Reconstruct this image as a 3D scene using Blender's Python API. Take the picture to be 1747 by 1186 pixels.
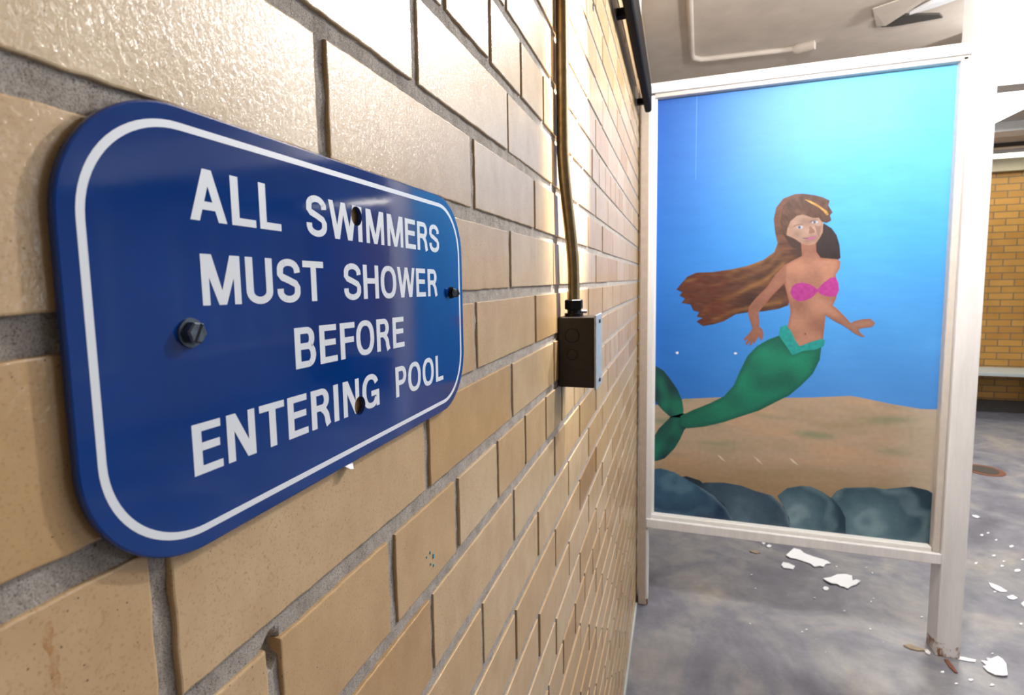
import bpy, bmesh, math, random
import numpy as np
from mathutils import Vector, Matrix, noise as mnoise
from mathutils.geometry import delaunay_2d_cdt
random.seed(7)
rng = np.random.default_rng(7)
scn = bpy.context.scene
for o in list(bpy.data.objects):
    bpy.data.objects.remove(o)
COL = scn.collection
S = 0.0677            # one brick course in metres; all layout numbers are counted in courses
# the wall is the plane x = 0, y runs along it away from the camera, the floor is z = 0

# ------------------------------------------------------------------ camera
cam_d = bpy.data.cameras.new('camera')
cam = bpy.data.objects.new('camera', cam_d)
COL.objects.link(cam)
scn.camera = cam
R_ = Vector((0.946565, 0.321993, -0.018294)); U_ = Vector((-0.012533, 0.093404, 0.995549)); F_ = Vector((-0.322268, 0.942123, -0.092448))
cam.matrix_world = Matrix(((R_.x, U_.x, -F_.x, 2.394 * S), (R_.y, U_.y, -F_.y, 0.0), (R_.z, U_.z, -F_.z, 21.185 * S), (0, 0, 0, 1)))
cam_d.sensor_fit = 'HORIZONTAL'
cam_d.sensor_width = 36.0
cam_d.lens = 18.8544
cam_d.shift_x = 0.01609
cam_d.shift_y = -0.01643
cam_d.clip_start = 0.01
cam_d.dof.use_dof = True
cam_d.dof.focus_distance = 0.36
cam_d.dof.aperture_fstop = 18.0
# ------------------------------------------------------------------ world, lamps, exposure
scn.view_settings.view_transform = 'Standard'
scn.view_settings.look = 'None'
scn.view_settings.gamma = 1.0
scn.view_settings.use_curve_mapping = False
scn.view_settings.exposure = 0.45
world = bpy.data.worlds.new('world')
scn.world = world
world.use_nodes = True
world.node_tree.nodes['Background'].inputs[0].default_value = (0.80, 0.90, 1.0, 1)
world.node_tree.nodes['Background'].inputs[1].default_value = 0.5


def area_lamp(name, loc, size, power, color, direction=(0, 0, -1)):
    d = bpy.data.lights.new(name, 'AREA')
    d.shape = 'RECTANGLE'
    d.size, d.size_y = size[0] * S, size[1] * S
    d.energy = power
    d.color = color
    o = bpy.data.objects.new(name, d)
    COL.objects.link(o)
    o.location = Vector(loc) * S
    o.rotation_euler = Vector(direction).to_track_quat('-Z', 'Y').to_euler()
    return o


def bulb_lamp(name, loc, power, color, radius=0.03):
    d = bpy.data.lights.new(name, 'POINT')
    d.energy = power
    d.color = color
    d.shadow_soft_size = radius
    o = bpy.data.objects.new(name, d)
    COL.objects.link(o)
    o.location = Vector(loc) * S
    return o


KEY = (10.5, 22.0, 33.3)
BRACKET = (2.6, 13.2, 31.2)
bulb_lamp('key_bulb_light', KEY, 52.0, (1.0, 0.97, 0.93), 0.04)
_sp = bpy.data.lights.new('bracket_spot_light', 'SPOT')
_sp.energy = 640.0
_sp.color = (1.0, 0.93, 0.80)
_sp.spot_size = math.radians(52)
_sp.spot_blend = 1.0
_sp.shadow_soft_size = 0.012
_so = bpy.data.objects.new('bracket_spot_light', _sp)
COL.objects.link(_so)
_so.location = Vector(BRACKET) * S
_so.rotation_euler = (Vector((0, 12.9, 27.4)) - Vector(BRACKET)).to_track_quat('-Z', 'Y').to_euler()
area_lamp('tube_light', (20.0, 19.0, 35.0), (12.0, 1.4), 11.0, (1.0, 0.97, 0.93))
area_lamp('cool_fill_light', (75.2, 30.0, 24.0), (20.0, 50.0), 60.0, (0.80, 0.88, 1.0), (-1, 0, -0.1))  # added soft cool fill from the right, no such source in view
area_lamp('far_tube_light', (30.0, 66.0, 37.2), (10.0, 14.0), 55.0, (1.0, 0.98, 0.94))
area_lamp('far_wall_tube_light', (46.0, 93.5, 37.0), (28.0, 1.2), 9.0, (1.0, 0.95, 0.82))

SIDE = (27.0, 42.0, 35.5)
bulb_lamp('side_fill_light', SIDE, 30.0, (1.0, 0.98, 0.95), 0.05)  # added fill that brightens the front face of the crossbeam

# ------------------------------------------------------------------ materials
def lin(c):
    c = c / 255.0
    return c / 12.92 if c <= 0.04045 else ((c + 0.055) / 1.055) ** 2.4


def rgb(r, g, b):
    return (lin(r), lin(g), lin(b), 1.0)


class NT:
    def __init__(self, name):
        self.m = bpy.data.materials.new(name)
        self.m.use_nodes = True
        self.t = self.m.node_tree
        self.p = self.t.nodes['Principled BSDF']
        self.tc = None

    def n(self, kind, **kw):
        o = self.t.nodes.new('ShaderNode' + kind)
        for k, v in kw.items():
            if k.startswith('i_'):
                o.inputs[k[2:].replace('_', ' ')].default_value = v
            else:
                setattr(o, k, v)
        return o

    def l(self, a, b):
        self.t.links.new(a, b)

    def obj(self):
        if self.tc is None:
            self.tc = self.n('TexCoord')
        return self.tc.outputs['Object']

    def noise(self, scale, detail=4.0, rough=0.5, stretch=None, dist=0.0):
        o = self.n('TexNoise')
        o.inputs['Scale'].default_value = scale
        o.inputs['Detail'].default_value = detail
        o.inputs['Roughness'].default_value = rough
        o.inputs['Distortion'].default_value = dist
        if stretch:
            m = self.n('Mapping')
            m.inputs['Scale'].default_value = stretch
            self.l(self.obj(), m.inputs['Vector'])
            self.l(m.outputs[0], o.inputs['Vector'])
        else:
            self.l(self.obj(), o.inputs['Vector'])
        return o.outputs['Fac']

    def voro(self, scale, stretch=None):
        o = self.n('TexVoronoi')
        o.inputs['Scale'].default_value = scale
        if stretch:
            m = self.n('Mapping')
            m.inputs['Scale'].default_value = stretch
            self.l(self.obj(), m.inputs['Vector'])
            self.l(m.outputs[0], o.inputs['Vector'])
        else:
            self.l(self.obj(), o.inputs['Vector'])
        return o

    def ramp(self, fac, stops):
        o = self.n('ValToRGB')
        e = o.color_ramp.elements
        while len(e) < len(stops):
            e.new(0.5)
        for k, (p, c) in enumerate(stops):
            e[k].position = p
            e[k].color = c if len(c) == 4 else (*c, 1)
        self.l(fac, o.inputs['Fac'])
        return o.outputs['Color']

    def mix(self, fac, a, b, mode='MIX'):
        o = self.n('MixRGB', blend_type=mode)
        for s, v in zip(('Fac', 'Color1', 'Color2'), (fac, a, b)):
            if isinstance(v, (int, float)):
                o.inputs[s].default_value = v
            elif isinstance(v, tuple):
                o.inputs[s].default_value = v
            else:
                self.l(v, o.inputs[s])
        return o.outputs['Color']

    def math(self, op, a, b=None, c=None):
        o = self.n('Math', operation=op)
        for k, v in enumerate((a, b, c)):
            if v is None:
                continue
            if isinstance(v, (int, float)):
                o.inputs[k].default_value = v
            else:
                self.l(v, o.inputs[k])
        return o.outputs[0]

    def base(self, c):
        if isinstance(c, tuple):
            self.p.inputs['Base Color'].default_value = c
        else:
            self.l(c, self.p.inputs['Base Color'])

    def rough(self, r):
        if isinstance(r, (int, float)):
            self.p.inputs['Roughness'].default_value = r
        else:
            self.l(r, self.p.inputs['Roughness'])

    def bump(self, h, strength, dist):
        o = self.n('Bump')
        o.inputs['Strength'].default_value = strength
        o.inputs['Distance'].default_value = dist
        self.l(h, o.inputs['Height'])
        if self.p.inputs['Normal'].is_linked:
            self.l(self.p.inputs['Normal'].links[0].from_socket, o.inputs['Normal'])
        self.l(o.outputs[0], self.p.inputs['Normal'])


def simple(name, c, rough=0.5, metal=0.0, mottled=0.0, scale=40.0, bump=0.0, coat=0.0):
    t = NT(name)
    if mottled:
        f = t.noise(scale, 5.0, 0.6)
        d = tuple(max(0.0, v * (1 - mottled)) for v in c[:3]) + (1,)
        u = tuple(min(1.0, v * (1 + mottled * 0.6)) for v in c[:3]) + (1,)
        t.base(t.ramp(f, [(0.3, d), (0.7, u)]))
        if bump:
            t.bump(f, 0.5, bump)
    else:
        t.base(c)
    t.rough(rough)
    t.p.inputs['Metallic'].default_value = metal
    t.p.inputs['Coat Weight'].default_value = coat
    t.p.inputs['Coat Roughness'].default_value = 0.08
    return t.m


def make_brick():
    t = NT('glazed_tan_brick')
    a = t.n('Attribute', attribute_name='tone')
    sep = t.n('SeparateColor')
    t.l(a.outputs['Color'], sep.inputs[0])
    c = t.ramp(sep.outputs[0], [(0.0, rgb(164, 132, 92)), (0.35, rgb(184, 156, 116)), (0.7, rgb(192, 168, 134)), (1.0, rgb(198, 179, 151))])
    c = t.mix(0.8, c, t.ramp(t.noise(32, 5.0, 0.62, (1, 1, 0.7)), [(0.25, rgb(226, 214, 196)), (0.72, rgb(255, 252, 246))]), 'MULTIPLY')
    c = t.mix(t.ramp(t.noise(900, 2.0), [(0.56, (0, 0, 0)), (0.74, (0.5, 0.5, 0.5))]), c, rgb(140, 106, 70))
    # rare dark pores and pale grains fired into the clay
    v = t.voro(360)
    size = t.math('MULTIPLY', v.outputs['Color'], 0.20)
    pore = t.math('LESS_THAN', v.outputs['Distance'], t.math('SUBTRACT', size, 0.05))
    c = t.mix(t.math('MULTIPLY', pore, 0.85), c, rgb(70, 52, 38))
    # rusty run-off streak on one brick low beside the sign
    g = t.n('SeparateXYZ')
    t.l(t.obj(), g.inputs[0])
    yc = t.math('ADD', t.math('MULTIPLY', g.outputs['Z'], -0.10), t.math('MULTIPLY', t.noise(90, 2.0), 0.006))
    dy = t.math('ABSOLUTE', t.math('SUBTRACT', t.math('SUBTRACT', g.outputs['Y'], yc), STREAK))
    st = t.math('MULTIPLY', t.math('LESS_THAN', dy, 0.0011), t.math('LESS_THAN', g.outputs['Z'], 19.86 * S))
    st = t.math('MULTIPLY', st, t.math('GREATER_THAN', g.outputs['Z'], 19.08 * S))
    c = t.mix(t.math('MULTIPLY', st, t.ramp(t.noise(240, 4.0, 0.7), [(0.42, (0, 0, 0)), (0.6, (0.6, 0.6, 0.6))])), c, rgb(150, 92, 36))
    v2 = t.voro(150)
    grain = t.math('LESS_THAN', v2.outputs['Distance'], t.math('SUBTRACT', t.math('MULTIPLY', v2.outputs['Color'], 0.13), 0.085))
    c = t.mix(t.math('MULTIPLY', grain, 0.35), c, rgb(238, 230, 215))
    t.base(c)
    t.rough(0.42)
    t.p.inputs['Specular IOR Level'].default_value = 0.25
    t.bump(t.noise(60, 2.0), 0.15, 0.0008)
    cb = t.n('Bump')
    cb.inputs['Strength'].default_value = 1.0
    cb.inputs['Distance'].default_value = 0.00044
    t.l(t.noise(520, 3.0, 0.6, (1, 0.8, 0.6), 0.5), cb.inputs['Height'])
    t.l(cb.outputs[0], t.p.inputs['Coat Normal'])
    t.p.inputs['Coat Weight'].default_value = 0.55
    t.p.inputs['Coat Roughness'].default_value = 0.15
    return t.m


def make_mortar():
    t = NT('grey_mortar')
    c = t.ramp(t.noise(60, 6.0, 0.7), [(0.3, rgb(150, 143, 136)), (0.7, rgb(188, 182, 176))])
    c = t.mix(1.0, c, t.ramp(t.noise(1500, 3.0, 0.8), [(0.30, rgb(110, 96, 92)), (0.5, rgb(255, 255, 255))]), 'MULTIPLY')
    v = t.voro(900)
    pit = t.math('LESS_THAN', v.outputs['Distance'], t.math('SUBTRACT', t.math('MULTIPLY', v.outputs['Color'], 0.55), 0.20))
    c = t.mix(t.math('MULTIPLY', pit, 0.7), c, rgb(52, 42, 42))
    t.base(c)
    t.rough(0.95)
    t.bump(t.noise(1400, 4.0, 0.8), 1.0, 0.0006)
    t.bump(t.math('SUBTRACT', 1.0, pit), 0.8, 0.0004)
    return t.m


def make_floor():
    t = NT('worn_concrete_floor')
    big = t.noise(2.3, 6.0, 0.62, (1, 1, 1), 0.8)
    c = t.ramp(big, [(0.30, rgb(98, 99, 110)), (0.45, rgb(120, 121, 131)), (0.56, rgb(140, 139, 142)), (0.70, rgb(168, 161, 151))])
    c = t.mix(0.7, c, t.ramp(t.noise(14, 6.0, 0.7), [(0.3, rgb(196, 197, 205)), (0.7, rgb(255, 255, 255))]), 'MULTIPLY')
    sp = t.voro(34)
    dot = t.math('LESS_THAN', sp.outputs['Distance'], t.math('SUBTRACT', t.math('MULTIPLY', sp.outputs['Color'], 0.16), 0.085))
    c = t.mix(t.math('MULTIPLY', dot, 0.75), c, rgb(205, 205, 212))
    t.base(c)
    t.rough(t.ramp(t.noise(9, 4.0), [(0.3, (0.38, 0.38, 0.38)), (0.7, (0.6, 0.6, 0.6))]))
    t.bump(t.noise(30, 5.0), 0.4, 0.002)
    return t.m


def make_far_brick():
    t = NT('yellow_brick_far')
    m = t.n('Mapping')
    m.inputs['Rotation'].default_value = (math.radians(90), 0, 0)
    t.l(t.obj(), m.inputs['Vector'])
    b = t.n('TexBrick')
    t.l(m.outputs[0], b.inputs['Vector'])
    b.inputs['Color1'].default_value = rgb(196, 150, 74)
    b.inputs['Color2'].default_value = rgb(178, 130, 58)
    b.inputs['Mortar'].default_value = rgb(120, 104, 80)
    b.inputs['Scale'].default_value = 1.0
    b.inputs['Brick Width'].default_value = 3.0 * S
    b.inputs['Row Height'].default_value = 1.0 * S
    b.inputs['Mortar Size'].default_value = 0.075 * S
    b.inputs['Mortar Smooth'].default_value = 0.1
    c = t.mix(0.5, b.outputs['Color'], t.ramp(t.noise(5, 4.0), [(0.3, rgb(200, 190, 180)), (0.7, rgb(255, 255, 255))]), 'MULTIPLY')
    t.base(c)
    t.rough(0.5)
    return t.m


def make_paint(name='mural_paint', rough=0.55):
    t = NT(name)
    a = t.n('Attribute', attribute_name='paint')
    brush = t.noise(30, 5.0, 0.65, (0.35, 1, 2.2), 0.5)
    c = t.mix(0.22, a.outputs['Color'], t.ramp(brush, [(0.3, rgb(214, 214, 214)), (0.7, rgb(255, 255, 255))]), 'MULTIPLY')
    t.base(c)
    t.rough(rough)
    t.bump(t.noise(160, 4.0, 0.7, (0.4, 1, 1.5)), 0.35, 0.0004)
    return t.m


def make_painted_timber():
    t = NT('white_painted_timber')
    c = t.ramp(t.noise(18, 6.0, 0.7, (1, 1, 0.12)), [(0.28, rgb(206, 206, 208)), (0.6, rgb(226, 226, 228))])
    v = t.voro(9)
    chip = t.math('LESS_THAN', v.outputs['Distance'], t.math('SUBTRACT', t.math('MULTIPLY', v.outputs['Color'], 0.09), 0.055))
    c = t.mix(t.math('MULTIPLY', chip, 0.6), c, rgb(140, 128, 112))
    # rust bleeding up from the foot
    g = t.n('SeparateXYZ')
    t.l(t.obj(), g.inputs[0])
    low = t.math('LESS_THAN', t.math('ADD', g.outputs['Z'], t.math('MULTIPLY', t.noise(26, 3.0), 0.10)), 0.088)
    spots = t.ramp(t.noise(22, 5.0, 0.7, (1, 1, 0.5)), [(0.46, (0, 0, 0)), (0.56, (1, 1, 1))])
    c = t.mix(t.math('MULTIPLY', low, spots), c, rgb(122, 78, 38))
    t.base(c)
    t.rough(0.38)
    t.bump(t.noise(50, 5.0, 0.7, (1, 1, 0.2)), 0.3, 0.0008)
    return t.m


STREAK = 1.355 * S + 0.10 * 19.7 * S - 0.003
M = {}
M['brick'] = make_brick()
M['mortar'] = make_mortar()
M['floor'] = make_floor()
M['far_brick'] = make_far_brick()
M['paint'] = make_paint()
M['timber'] = make_painted_timber()
M['bead'] = simple('greyish_painted_bead', rgb(196, 190, 184), 0.4, mottled=0.08)
M['stile'] = simple('weathered_cream_paint', rgb(172, 158, 146), 0.6, mottled=0.10)
M['ceiling'] = simple('dingy_painted_ceiling', rgb(200, 190, 180), 0.65, mottled=0.10, scale=9, bump=0.002)
M['plaster_dark'] = simple('torn_plaster_cavity', rgb(60, 56, 52), 0.9)
M['white'] = simple('white_gloss_paint', rgb(228, 228, 226), 0.4, mottled=0.05)
M['beige'] = simple('beige_bulkhead_paint', rgb(176, 168, 146), 0.6, mottled=0.10, scale=6)
M['black'] = simple('black_metal_channel', rgb(16, 13, 12), 0.7, mottled=0.3, scale=30)
M['black'].node_tree.nodes['Principled BSDF'].inputs['Specular IOR Level'].default_value = 0.1
M['brown'] = simple('brown_timber_strip', rgb(116, 86, 54), 0.6, mottled=0.25, scale=30)
M['wall_paint'] = simple('plain_room_paint', rgb(170, 160, 148), 0.7, mottled=0.06)
M['bench'] = simple('pale_concrete_bench', rgb(176, 184, 184), 0.5, mottled=0.05)
M['dark_base'] = simple('dark_cove_base', rgb(66, 62, 58), 0.6, mottled=0.15)
M['rust'] = simple('rusty_iron', rgb(116, 74, 56), 0.8, mottled=0.35, scale=80)
M['flake'] = simple('white_paint_flake', rgb(235, 237, 242), 0.6)
M['flake_tan'] = simple('tan_debris', rgb(150, 134, 116), 0.8, mottled=0.2)
M['lettering'] = simple('white_vinyl_lettering', rgb(214, 222, 232), 0.35)
M['steel_dark'] = simple('tarnished_dark_steel', rgb(92, 104, 118), 0.35, 0.8, mottled=0.35, scale=700)
M['steel_black'] = simple('blackened_steel', rgb(22, 26, 32), 0.35, 0.6)
M['galv'] = simple('galvanised_steel', rgb(170, 182, 194), 0.42, 0.3, mottled=0.15, scale=120)
M['box_side'] = simple('dirty_painted_steel_box', rgb(36, 27, 19), 0.5, 0.1, mottled=0.4, scale=60)
M['conduit'] = simple('tarnished_conduit_steel', rgb(128, 112, 84), 0.38, 0.7, mottled=0.25, scale=90)
M['socket'] = simple('white_porcelain', rgb(235, 233, 228), 0.25)


def emitter(name, color, strength):
    t = NT(name)
    t.p.inputs['Base Color'].default_value = (1, 1, 1, 1)
    t.p.inputs['Emission Color'].default_value = color
    t.p.inputs['Emission Strength'].default_value = strength
    return t.m


M['tube_glow'] = emitter('lit_tube_diffuser', (1, 0.98, 0.94, 1), 3.0)
M['warm_tube_glow'] = emitter('lit_warm_tube', (1, 0.97, 0.86, 1), 2.2)


def make_sign_blue():
    t = NT('blue_enamel')
    c = t.ramp(t.noise(18, 3.0), [(0.3, rgb(0, 48, 116)), (0.7, rgb(2, 55, 128))])
    v = t.voro(60)
    chip = t.math('LESS_THAN', v.outputs['Distance'], t.math('SUBTRACT', t.math('MULTIPLY', v.outputs['Color'], 0.06), 0.032))
    c = t.mix(chip, c, rgb(170, 170, 190))
    t.base(c)
    t.rough(0.07)
    t.p.inputs['Specular IOR Level'].default_value = 0.6
    t.bump(t.noise(14, 2.0, 0.5, (1, 1, 0.5)), 0.06, 0.0012)
    t.bump(t.noise(260, 2.0), 0.10, 0.0001)
    return t.m


M['blue'] = make_sign_blue()

# ------------------------------------------------------------------ mesh helpers
def tag(o, label=None, cat=None, group=None, kind=None):
    if label:
        o['label'] = label
    if cat:
        o['category'] = cat
    if group:
        o['group'] = group
    if kind:
        o['kind'] = kind
    return o


def empty(name, loc=(0, 0, 0)):
    o = bpy.data.objects.new(name, None)
    COL.objects.link(o)
    o.empty_display_size = 0.02
    o.location = Vector(loc) * S
    return o


def link(name, me, parent=None):
    o = bpy.data.objects.new(name, me)
    COL.objects.link(o)
    if parent is not None:
        o.parent = parent
        o.matrix_parent_inverse = Matrix.Translation(-base_of(parent))
    return o


def base_of(p):
    v = Vector(p.location)
    while p.parent is not None:
        p = p.parent
        v = Vector(p.location) if p.type == 'EMPTY' else v
    return v


def mesh(name, verts, faces, mats, parent=None, mi=None, smooth=False, bevel=0.0, seg=2, origin=None):
    """verts in course units; the object's origin is put at `origin` (course units)"""
    me = bpy.data.meshes.new(name)
    org = Vector(origin) if origin is not None else Vector((0, 0, 0))
    me.from_pydata([tuple((Vector(v) - org) * S) for v in verts], [], faces)
    if not isinstance(mats, (list, tuple)):
        mats = [mats]
    for m in mats:
        me.materials.append(m)
    if mi is not None:
        me.polygons.foreach_set('material_index', mi)
    me.validate()
    bm = bmesh.new()
    bm.from_mesh(me)
    bmesh.ops.recalc_face_normals(bm, faces=bm.faces)
    if bevel:
        es = [e for e in bm.edges if len(e.link_faces) == 2 and e.calc_face_angle(0) > 0.5]
        bmesh.ops.bevel(bm, geom=es, offset=bevel * S, segments=seg, profile=0.5, affect='EDGES')
    bm.to_mesh(me)
    bm.free()
    if smooth:
        me.polygons.foreach_set('use_smooth', [True] * len(me.polygons))
        if hasattr(me, 'set_sharp_from_angle'):
            me.set_sharp_from_angle(angle=math.radians(38))
    o = bpy.data.objects.new(name, me)
    COL.objects.link(o)
    if parent is None:
        o.location = org * S
    else:
        o.parent = parent
        o.location = org * S - world_loc(parent)
    return o


def world_loc(p):
    v = Vector(p.location)
    while p.parent is not None:
        p = p.parent
        v = v + p.location
    return v


class MB:
    def __init__(self):
        self.v, self.f = [], []

    def add(self, vs, fs):
        k = len(self.v)
        self.v += [tuple(v) for v in vs]
        self.f += [tuple(i + k for i in f) for f in fs]
        return self

    def box(self, x0, x1, y0, y1, z0, z1):
        return self.add([(x0, y0, z0), (x1, y0, z0), (x1, y1, z0), (x0, y1, z0), (x0, y0, z1), (x1, y0, z1), (x1, y1, z1), (x0, y1, z1)],
                        [(0, 3, 2, 1), (4, 5, 6, 7), (0, 1, 5, 4), (1, 2, 6, 5), (2, 3, 7, 6), (3, 0, 4, 7)])

    def tube(self, pts, r, n=20, caps=True):
        pts = [Vector(p) for p in pts]
        rs = r if isinstance(r, (list, tuple)) else [r] * len(pts)
        up = None
        rings = []
        for k, p in enumerate(pts):
            a = pts[max(k - 1, 0)]
            b = pts[min(k + 1, len(pts) - 1)]
            d = (b - a).normalized()
            if up is None:
                up = Vector((1, 0, 0)) if abs(d.x) < 0.8 else Vector((0, 0, 1))
            side = d.cross(up).normalized()
            up = side.cross(d).normalized()
            rings.append([p + (side * math.cos(t) + up * math.sin(t)) * rs[k] for t in [2 * math.pi * i / n for i in range(n)]])
        vs = [v for ring in rings for v in ring]
        fs = []
        for k in range(len(pts) - 1):
            for i in range(n):
                j = (i + 1) % n
                fs.append((k * n + i, k * n + j, (k + 1) * n + j, (k + 1) * n + i))
        if caps:
            fs.append(tuple(range(n))[::-1])
            fs.append(tuple((len(pts) - 1) * n + i for i in range(n)))
        return self.add(vs, fs)

    def prism(self, poly, to3, a, b):
        """poly 2-D outline, to3(u, v, w) -> 3-D, between w=a and w=b"""
        n = len(poly)
        vs = [to3(u, v, a) for u, v in poly] + [to3(u, v, b) for u, v in poly]
        fs = [tuple(range(n))[::-1], tuple(range(n, 2 * n))] + [(i, (i + 1) % n, n + (i + 1) % n, n + i) for i in range(n)]
        return self.add(vs, fs)

    def build(self, name, mat, parent=None, **kw):
        return mesh(name, self.v, self.f, mat, parent, **kw)


def structure(o):
    o['kind'] = 'structure'
    return o


def inside(pt, poly):
    x, y = pt
    c = False
    j = len(poly) - 1
    for i in range(len(poly)):
        xi, yi = poly[i]
        xj, yj = poly[j]
        if (yi > y) != (yj > y) and x < (xj - xi) * (y - yi) / (yj - yi) + xi:
            c = not c
        j = i
    return c


def cdt(loops, keep, extra=()):
    """triangulate the plane cut by closed loops (plus loose points); keep(cx, cy) chooses triangles"""
    vs, es = [], []
    for lp in loops:
        k = len(vs)
        n = len(lp)
        vs += [Vector(p) for p in lp]
        es += [(k + i, k + (i + 1) % n) for i in range(n)]
    vs += [Vector(p) for p in extra]
    ov, oe, of, *_ = delaunay_2d_cdt(vs, es, [], 0, 1e-5)
    tris = []
    for f in of:
        cx = sum(ov[i].x for i in f) / len(f)
        cy = sum(ov[i].y for i in f) / len(f)
        if keep(cx, cy):
            tris.append(tuple(f))
    used = sorted({i for f in tris for i in f})
    mp = {i: k for k, i in enumerate(used)}
    return [(ov[i].x, ov[i].y) for i in used], [tuple(mp[i] for i in f) for f in tris]
# ------------------------------------------------------------------ the setting: brick wall
def brick_rects():
    out = []
    for k in range(0, 38):
        z0, z1 = k + 0.082, k + 1 - 0.082
        header = (k - 18) % 6 == 0
        pitch = 1.477 if header else 2.945
        if header:
            ph = 2.555
        elif k % 2 == 0:
            ph = 3.32
        else:
            ph = 4.79
        n0 = int(math.floor((-4 - ph) / pitch))
        y = ph + n0 * pitch
        while y < 40:
            a = y + 0.062 + rng.uniform(-.012, .012)
            b = y + pitch - 0.062 + rng.uniform(-.012, .012)
            if b > 34.2:
                b = min(b, 40)
            if b - a > 0.1:
                out.append((a, b, z0 + rng.uniform(-.008, .008), z1 + rng.uniform(-.008, .008), k))
            y += pitch
    return out


def build_wall():
    V, Fc, MI, tone = [], [], [], []
    for (a, b, z0, z1, k) in brick_rects():
        near = a < 8 and 15 < z0 < 27
        st = 0.09 if near else 0.5
        jit = 0.0045 if near else 0.003
        ny = max(2, int((b - a) / st))
        nz = max(2, int((z1 - z0) / st))
        rc = 0.012
        per = []
        for i in range(ny):
            per.append((a + (b - a) * i / ny, z0, 0, -1))
        for i in range(nz):
            per.append((b, z0 + (z1 - z0) * i / nz, 1, 0))
        for i in range(ny):
            per.append((b - (b - a) * i / ny, z1, 0, 1))
        for i in range(nz):
            per.append((a, z1 - (z1 - z0) * i / nz, -1, 0))
        n = len(per)
        lift = rng.uniform(-0.006, 0.006)
        tilt = rng.uniform(-0.004, 0.004)
        t = float(np.clip(rng.normal(0.58, 0.2), 0, 1))
        if k >= 20 and rng.random() < 0.7:
            t = min(1, t + 0.15)
        cy, cz = (a + b) / 2, (z0 + z1) / 2
        base = len(V)
        js = rng.uniform(-jit, jit, (n, 2))
        for (x, ins) in ((-0.10, 0.0), (-0.012, 0.0), (-0.003, 0.004), (0.0, 0.013)):
            for i, (y, z, dy, dz) in enumerate(per):
                yy = y + js[i, 0] * (x > -0.05)
                zz = z + js[i, 1] * (x > -0.05)
                sy = (cy - yy) / max(abs(cy - yy), 1e-6)
                sz = (cz - zz) / max(abs(cz - zz), 1e-6)
                near_y = abs(yy - cy) > (b - a) / 2 - 0.03
                near_z = abs(zz - cz) > (z1 - z0) / 2 - 0.03
                yy += sy * ins * near_y
                zz += sz * ins * near_z
                V.append((x + (lift + tilt * (y - cy)) * (x > -0.05), yy, zz))
                tone.append(t)
        for r in range(3):
            for i in range(n):
                j = (i + 1) % n
                Fc.append((base + r * n + i, base + r * n + j, base + (r + 1) * n + j, base + (r + 1) * n + i))
                MI.append(0)
        Fc.append(tuple(base + 3 * n + i for i in range(n)))
        MI.append(0)
    # mortar bed: fine relief close to the lens, plain further off
    def grid(y0, y1, z0, z1, sy, sz, fn):
        ny = int(round((y1 - y0) / sy))
        nz = int(round((z1 - z0) / sz))
        k = len(V)
        for j in range(nz + 1):
            for i in range(ny + 1):
                y = y0 + (y1 - y0) * i / ny
                z = z0 + (z1 - z0) * j / nz
                V.append((fn(y, z), y, z))
                tone.append(0.5)
        for j in range(nz):
            for i in range(ny):
                p = k + j * (ny + 1) + i
                Fc.append((p, p + 1, p + ny + 2, p + ny + 1))
                MI.append(1)

    def depth(y, z):
        d = -0.030 + 0.010 * mnoise.noise(Vector((1.0, y * 5, z * 5))) + 0.006 * mnoise.noise(Vector((7.0, y * 25, z * 25)))
        r = math.hypot((y - 2.555) / 1.0, (z - 18.88) / 1.5)
        if r < 0.075:
            d -= 0.16 * (1 - r / 0.075) ** 0.5
        return d
    grid(0.6, 9.0, 14.0, 27.0, 0.03, 0.03, depth)
    flat = lambda y, z: -0.032
    grid(-4.0, 0.6, 0, 38, 4.6, 38, flat)
    grid(0.6, 9.0, 0, 14, 8.4, 14, flat)
    grid(0.6, 9.0, 27, 38, 8.4, 11, flat)
    grid(9.0, 101.0, 0, 38, 92, 38, flat)
    me = bpy.data.meshes.new('wall_left')
    me.from_pydata([(x * S, y * S, z * S) for x, y, z in V], [], Fc)
    me.materials.append(M['brick'])
    me.materials.append(M['mortar'])
    me.polygons.foreach_set('material_index', MI)
    at = me.color_attributes.new('tone', 'FLOAT_COLOR', 'POINT')
    at.data.foreach_set('color', np.repeat(np.array(tone)[:, None], 4, 1).astype('f').ravel())
    bm = bmesh.new()
    bm.from_mesh(me)
    for f in bm.faces:
        f.normal_update()
    fl = [f for f in bm.faces if f.normal.x < -0.2]
    bmesh.ops.reverse_faces(bm, faces=fl)
    bm.to_mesh(me)
    bm.free()
    o = bpy.data.objects.new('wall_left', me)
    COL.objects.link(o)
    return structure(o)


build_wall()
structure(MB().box(-3, 80, -24, 106, -3, 0).build('floor', M['floor']))
structure(MB().box(-3, 80, -24, 106, 38, 40).build('ceiling', M['ceiling']))
structure(MB().box(-3, -0.12, -24, 106, 0, 38).build('wall_backing', M['wall_paint'])).name = 'wall_left_core'
structure(MB().box(76, 79, -24, 106, 0, 38).build('wall_right', M['wall_paint']))
structure(MB().box(-3, 79, -24, -22, 0, 38).build('wall_back', M['wall_paint']))
# far wall: brick up to the bulkhead
structure(MB().box(-3, 79, 100.4, 103, 0, 35.7).build('wall_far', M['far_brick']))
structure(MB().box(0, 76, 99.2, 103, 35.7, 38).build('trim_2', M['beige'], bevel=0.05))
structure(MB().box(0, 76, 99.9, 100.5, 0, 1.8).build('baseboard_far', M['dark_base'], bevel=0.05))
structure(MB().box(-0.02, 0.09, -4, 34.2, 0, 0.16).build('baseboard_left', M['bench']))
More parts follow.
